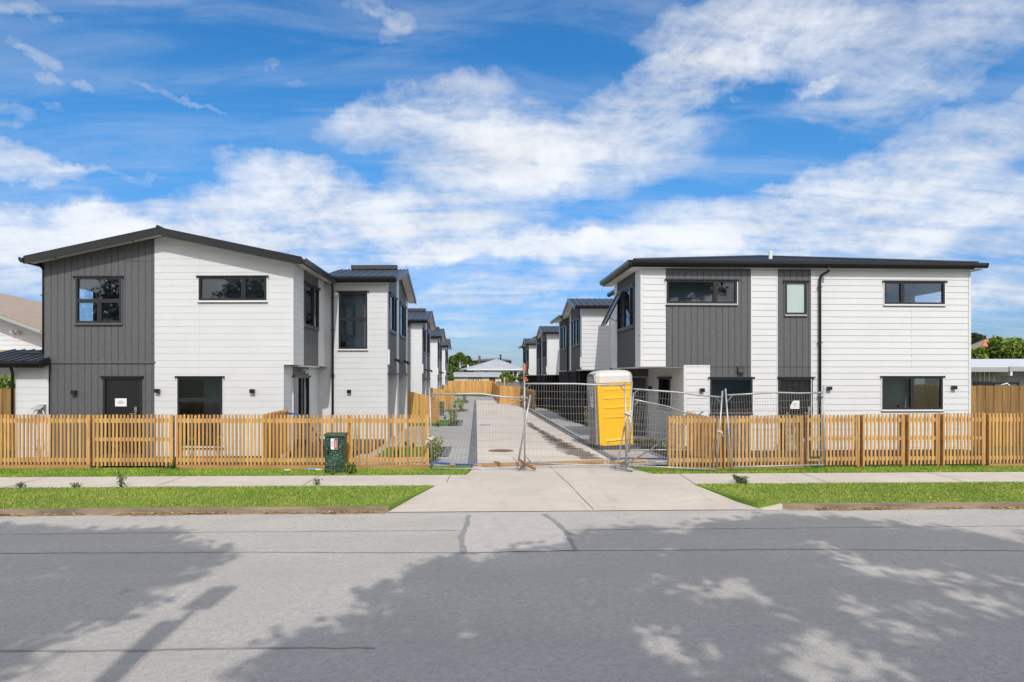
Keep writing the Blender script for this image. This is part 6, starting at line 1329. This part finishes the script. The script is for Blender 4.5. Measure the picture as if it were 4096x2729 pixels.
tree('large round dark tree left of the iron roofed house', (X(1850, 118), 118, -.1), pblobs([(1838, 1445, 32), (1812, 1440, 18), (1850, 1465, 36), (1870, 1440, 16), (1815, 1465, 26), (1840, 1425, 16), (1880, 1460, 20), (1900, 1460, 16), (1880, 1475, 22)], 118), 9000, .32, LEAF, .4, limbs=7)
tree('olive tree mass between the left townhouses and the satellite dish', (X(1785, 112), 112, -.1), pblobs([(1780, 1475, 22), (1800, 1480, 22), (1765, 1480, 24), (1815, 1490, 20), (1835, 1485, 18), (1785, 1495, 24)], 112), 5000, .26, LEAF, .3)
tree('bright leafy bush at the far fence beside the left townhouses', (X(1785, 89), 89, -.1), pblobs([(1785, 1500, 20), (1772, 1505, 18), (1800, 1512, 16), (1780, 1490, 12), (1765, 1515, 18), (1798, 1500, 14)], 89), 4200, .15, LEAF, .12, 'bush', 'bush')
tree('yellow green shrub right of the garage beyond the far fence', (X(2020, 88), 88, -.1), pblobs([(2012, 1508, 14), (2025, 1500, 14), (2040, 1510, 14), (2055, 1512, 12), (2020, 1518, 16), (2048, 1520, 14), (2012, 1490, 6)], 88), 3200, .13, LEAFL, .1, 'bush', 'bush')
tree('white flowering shrub beside the orange flag', (X(2085, 84), 84, -.1), pblobs([(2085, 1505, 12), (2090, 1492, 8), (2080, 1515, 12), (2092, 1515, 12)], 84), 2000, .12, LEAF, .1, 'bush', 'bush')
OF = thing('board_fence', 'weathered grey paling fence below the shrubs beyond the new boards', 'fence', at(2040, 1560, 84), group='board fences'); m = MB()
for i in range(40): u = 1985+i*2.9; m.box(X(u, 84), X(u+2.3, 84), 84, 84.03, -.2, Z(u, 1526, 84)+random.uniform(-.05, .05))
m.build('boards', BARK, OF)
# neighbours' planting that closes the horizon beyond the frame edges
for i, (x, y, r, l) in enumerate(((-60, 60, 4, 'round tree far behind the left neighbour house'), (80, 62, 4.5, 'round tree far behind the right neighbour house'), (-26, 120, 5, 'tree on the horizon behind the left townhouses'), (34, 125, 5, 'tree on the horizon behind the right townhouses'))):
    tree(l, (x, y, 0), [(x, y, r*.9, r), (x+r*.7, y, r*.7, r*.7), (x-r*.7, y+1, r*.75, r*.7)], 3500, .3, LEAF, .3)

# ================================================================== BEHIND THE VIEWER: what shades the road
inv = 1/math.tan(SUN_EL)
def inpoly(px, py, P):
    c = np.zeros(len(px), bool); n = len(P)
    for i in range(n):
        (x0, y0), (x1, y1) = P[i], P[(i+1) % n]; t = ((y0 > py) != (y1 > py)) & (px < (x1-x0)*(py-y0)/(y1-y0+1e-12)+x0); c ^= t
    return c
def shade_tree(label, poly, hlo, hhi, nclump, base, per, cr, holes=()):
    P = np.array(poly); xs_, ys_ = RNG.uniform(P[:, 0].min(), P[:, 0].max(), nclump*6), RNG.uniform(P[:, 1].min(), P[:, 1].max(), nclump*6)
    k = inpoly(xs_, ys_, poly)
    for (hx, hy, ra, rb, an) in holes:
        c_, s_ = math.cos(an), math.sin(an); ax, ay = (xs_-hx)*c_+(ys_-hy)*s_, -(xs_-hx)*s_+(ys_-hy)*c_; k &= ((ax/ra)**2+(ay/rb)**2) > 1
    xs_, ys_ = xs_[k][:nclump], ys_[k][:nclump]; n = len(xs_); h = RNG.uniform(hlo, hhi, n)
    c = np.stack([xs_+math.sin(SUN_AZ)*h*inv, ys_-math.cos(SUN_AZ)*h*inv, h], 1)
    C = np.repeat(c, per, 0)+RNG.normal(0, cr, (n*per, 3)); V = leaf_quads(C, RNG.uniform(.08, .15, len(C)), 1.5)
    o = thing('tree', label, 'tree', base, group='street trees shading the road'); m = MB(); ce = c.mean(0); b = Vector(base); t_ = Vector(ce)+Vector((0, 0, -1.2))
    m.tube([b, b.lerp(t_, .5), t_], [.32, .25, .16], 10)
    for i in RNG.choice(n, 16): m.tube([t_.lerp(b, .25), t_.lerp(Vector(c[i]), .5)+Vector((0, 0, .3)), c[i]], [.11, .06, .02], 6)
    m.build('trunk', BARK, o); np_mesh('crown', V-np.array(base), 4, LEAF, o); return o
SL_ = [(-14, 10.7), (-9, 10.9), (-7.1, 11.0), (-6.6, 10.75), (-5.6, 10.75), (-4.75, 10.5), (-4.2, 9.9), (-3.75, 9.4), (-3.45, 9.05), (-3.8, 8.6), (-3.6, 8.0), (-3.65, 7.5), (-3.55, 7.0), (-4.05, 6.6), (-4.6, 6.3), (-4.2, 6.0), (-3.75, 5.8), (-4.2, 5.4), (-7, 4.6), (-12, 4.5)]
SR_ = [(-1.7, 5.2), (-1.95, 6.0), (-1.5, 6.6), (-1.4, 7.0), (-1.1, 7.5), (-.8, 7.9), (-.5, 8.6), (-.1, 8.95), (.5, 9.32), (1.2, 9.2), (1.5, 9.8), (2.2, 10.4), (3.4, 10.3), (3.9, 10.75), (5.4, 11.15), (6.4, 10.7), (7.0, 10.2), (7.9, 9.6), (9, 10.1), (12, 10.4), (14, 9), (14, 3.5), (9, 2.5), (2, 3.0), (-1.6, 3.6)]
hol = []
for (u, v, a, b, r) in ((2930, 2355, 170, 45, -8), (3330, 2360, 65, 60, 0), (3530, 2280, 230, 22, 24), (3960, 2320, 120, 24, 22), (2560, 2330, 0, 0, 0), (3300, 2620, 260, 90, 12), (3620, 2420, 120, 26, 18), (3700, 2520, 110, 24, 14), (2760, 2600, 130, 22, 30), (3850, 2450, 100, 22, 16), (3080, 2420, 60, 24, 10), (3640, 2560, 70, 18, 6), (3450, 2200, 60, 14, 14), (3750, 2245, 50, 16, 10), (2680, 2200, 60, 14, 10), (2000, 2680, 60, 22, 0), (2420, 2510, 30, 12, 0), (3100, 2460, 40, 14, 0), (3900, 2600, 60, 20, 10), (2250, 2420, 40, 12, 0)):
    if not a: continue
    (x, y), (x1, y1), (x2, y2) = G(u, v), G(u+a, v), G(u, v-b if v-b > 1700 else v); e_ = .20 if a > 90 and u > 2600 else .05; hol.append((x, y, abs(x1-x)*.85+e_, abs(y2-y)*.85+e_, -.30))
shade_tree('broad street tree behind the viewer casting the left shadow on the road', SL_, 7.6, 10.5, 900, (-6.5, -4.2, 0), 46, .17)
shade_tree('broad street tree behind the viewer casting the dappled right shadow', SR_, 7.4, 10.5, 1250, (7.0, -7.5, 0), 42, .17, hol)
hx, hy = -2.80, 7.55; hh = 7.6
LM = thing('street_lamp', 'street lamp behind the viewer whose shadow falls across the road', 'street lamp', (-2.35, -2.2, 0))
def up_(x, y, h): return (x+math.sin(SUN_AZ)*h*inv, y-math.cos(SUN_AZ)*h*inv, h)
bx_, by_ = up_(-3.0, 6.75, 7.4)[:2]
m = MB(); m.tube([(bx_, by_, -.2), (bx_, by_, 7.4)], [.13, .10], 10); m.build('pole', STEEL, LM)
a = up_(-3.04, 6.0, 6.6); b = up_(-2.90, 7.30, 7.9)
m = MB(); m.tube([(bx_, by_, 6.3), (bx_+.1, by_+.1, 7.0), b], .04, 6); m.build('arm', STEEL, LM)
b = Vector(b); m = MB(); m.hexa([b+Vector(q) for q in ((-.16, -.1, -.06), (.16, -.1, -.06), (.20, .55, 0), (-.10, .55, 0), (-.13, -.1, .06), (.13, -.1, .06), (.17, .5, .1), (-.08, .5, .1))]); m.build('lamp_head', LGREY, LM)
# houses across the street, mirrored in the windows
for i, (x, l) in enumerate(((-14, 'cream bungalow across the street behind the viewer, left'), (3, 'cream bungalow across the street behind the viewer, middle'), (19, 'cream bungalow across the street behind the viewer, right'))):
    o = thing('house', l, 'house', (x, -22, 0)); m = MB(); m.box(x-5.5, x+5.5, -28, -20, 0, 2.9); m.build('wall', CREAM, o)
    m = MB(); m.hexa([(x-6, -28.5, 2.9), (x+6, -28.5, 2.9), (x+6, -19.5, 2.9), (x-6, -19.5, 2.9), (x-3, -24.2, 4.8), (x+3, -24.2, 4.8), (x+3, -23.8, 4.8), (x-3, -23.8, 4.8)]); m.build('roof', BROWNR, o)
for x, y, r, l in ((-33, -16, 5, 'tall dense tree across the street, far left of the bungalows'), (-22, -15, 4.6, 'dense tree across the street, left of the bungalows'), (-4, -17, 4.2, 'dense tree across the street between the first bungalows'), (14, -16, 3.2, 'dense tree across the street between the last bungalows')):
    tree(l, (x, y, 0), [(x, y, 6, r), (x+2.5, y, 5, r*.7), (x-2.5, y, 5.2, r*.7), (x, y, 9, r*.6)], 9000, .2, LEAFD, .3, group='trees across the street')
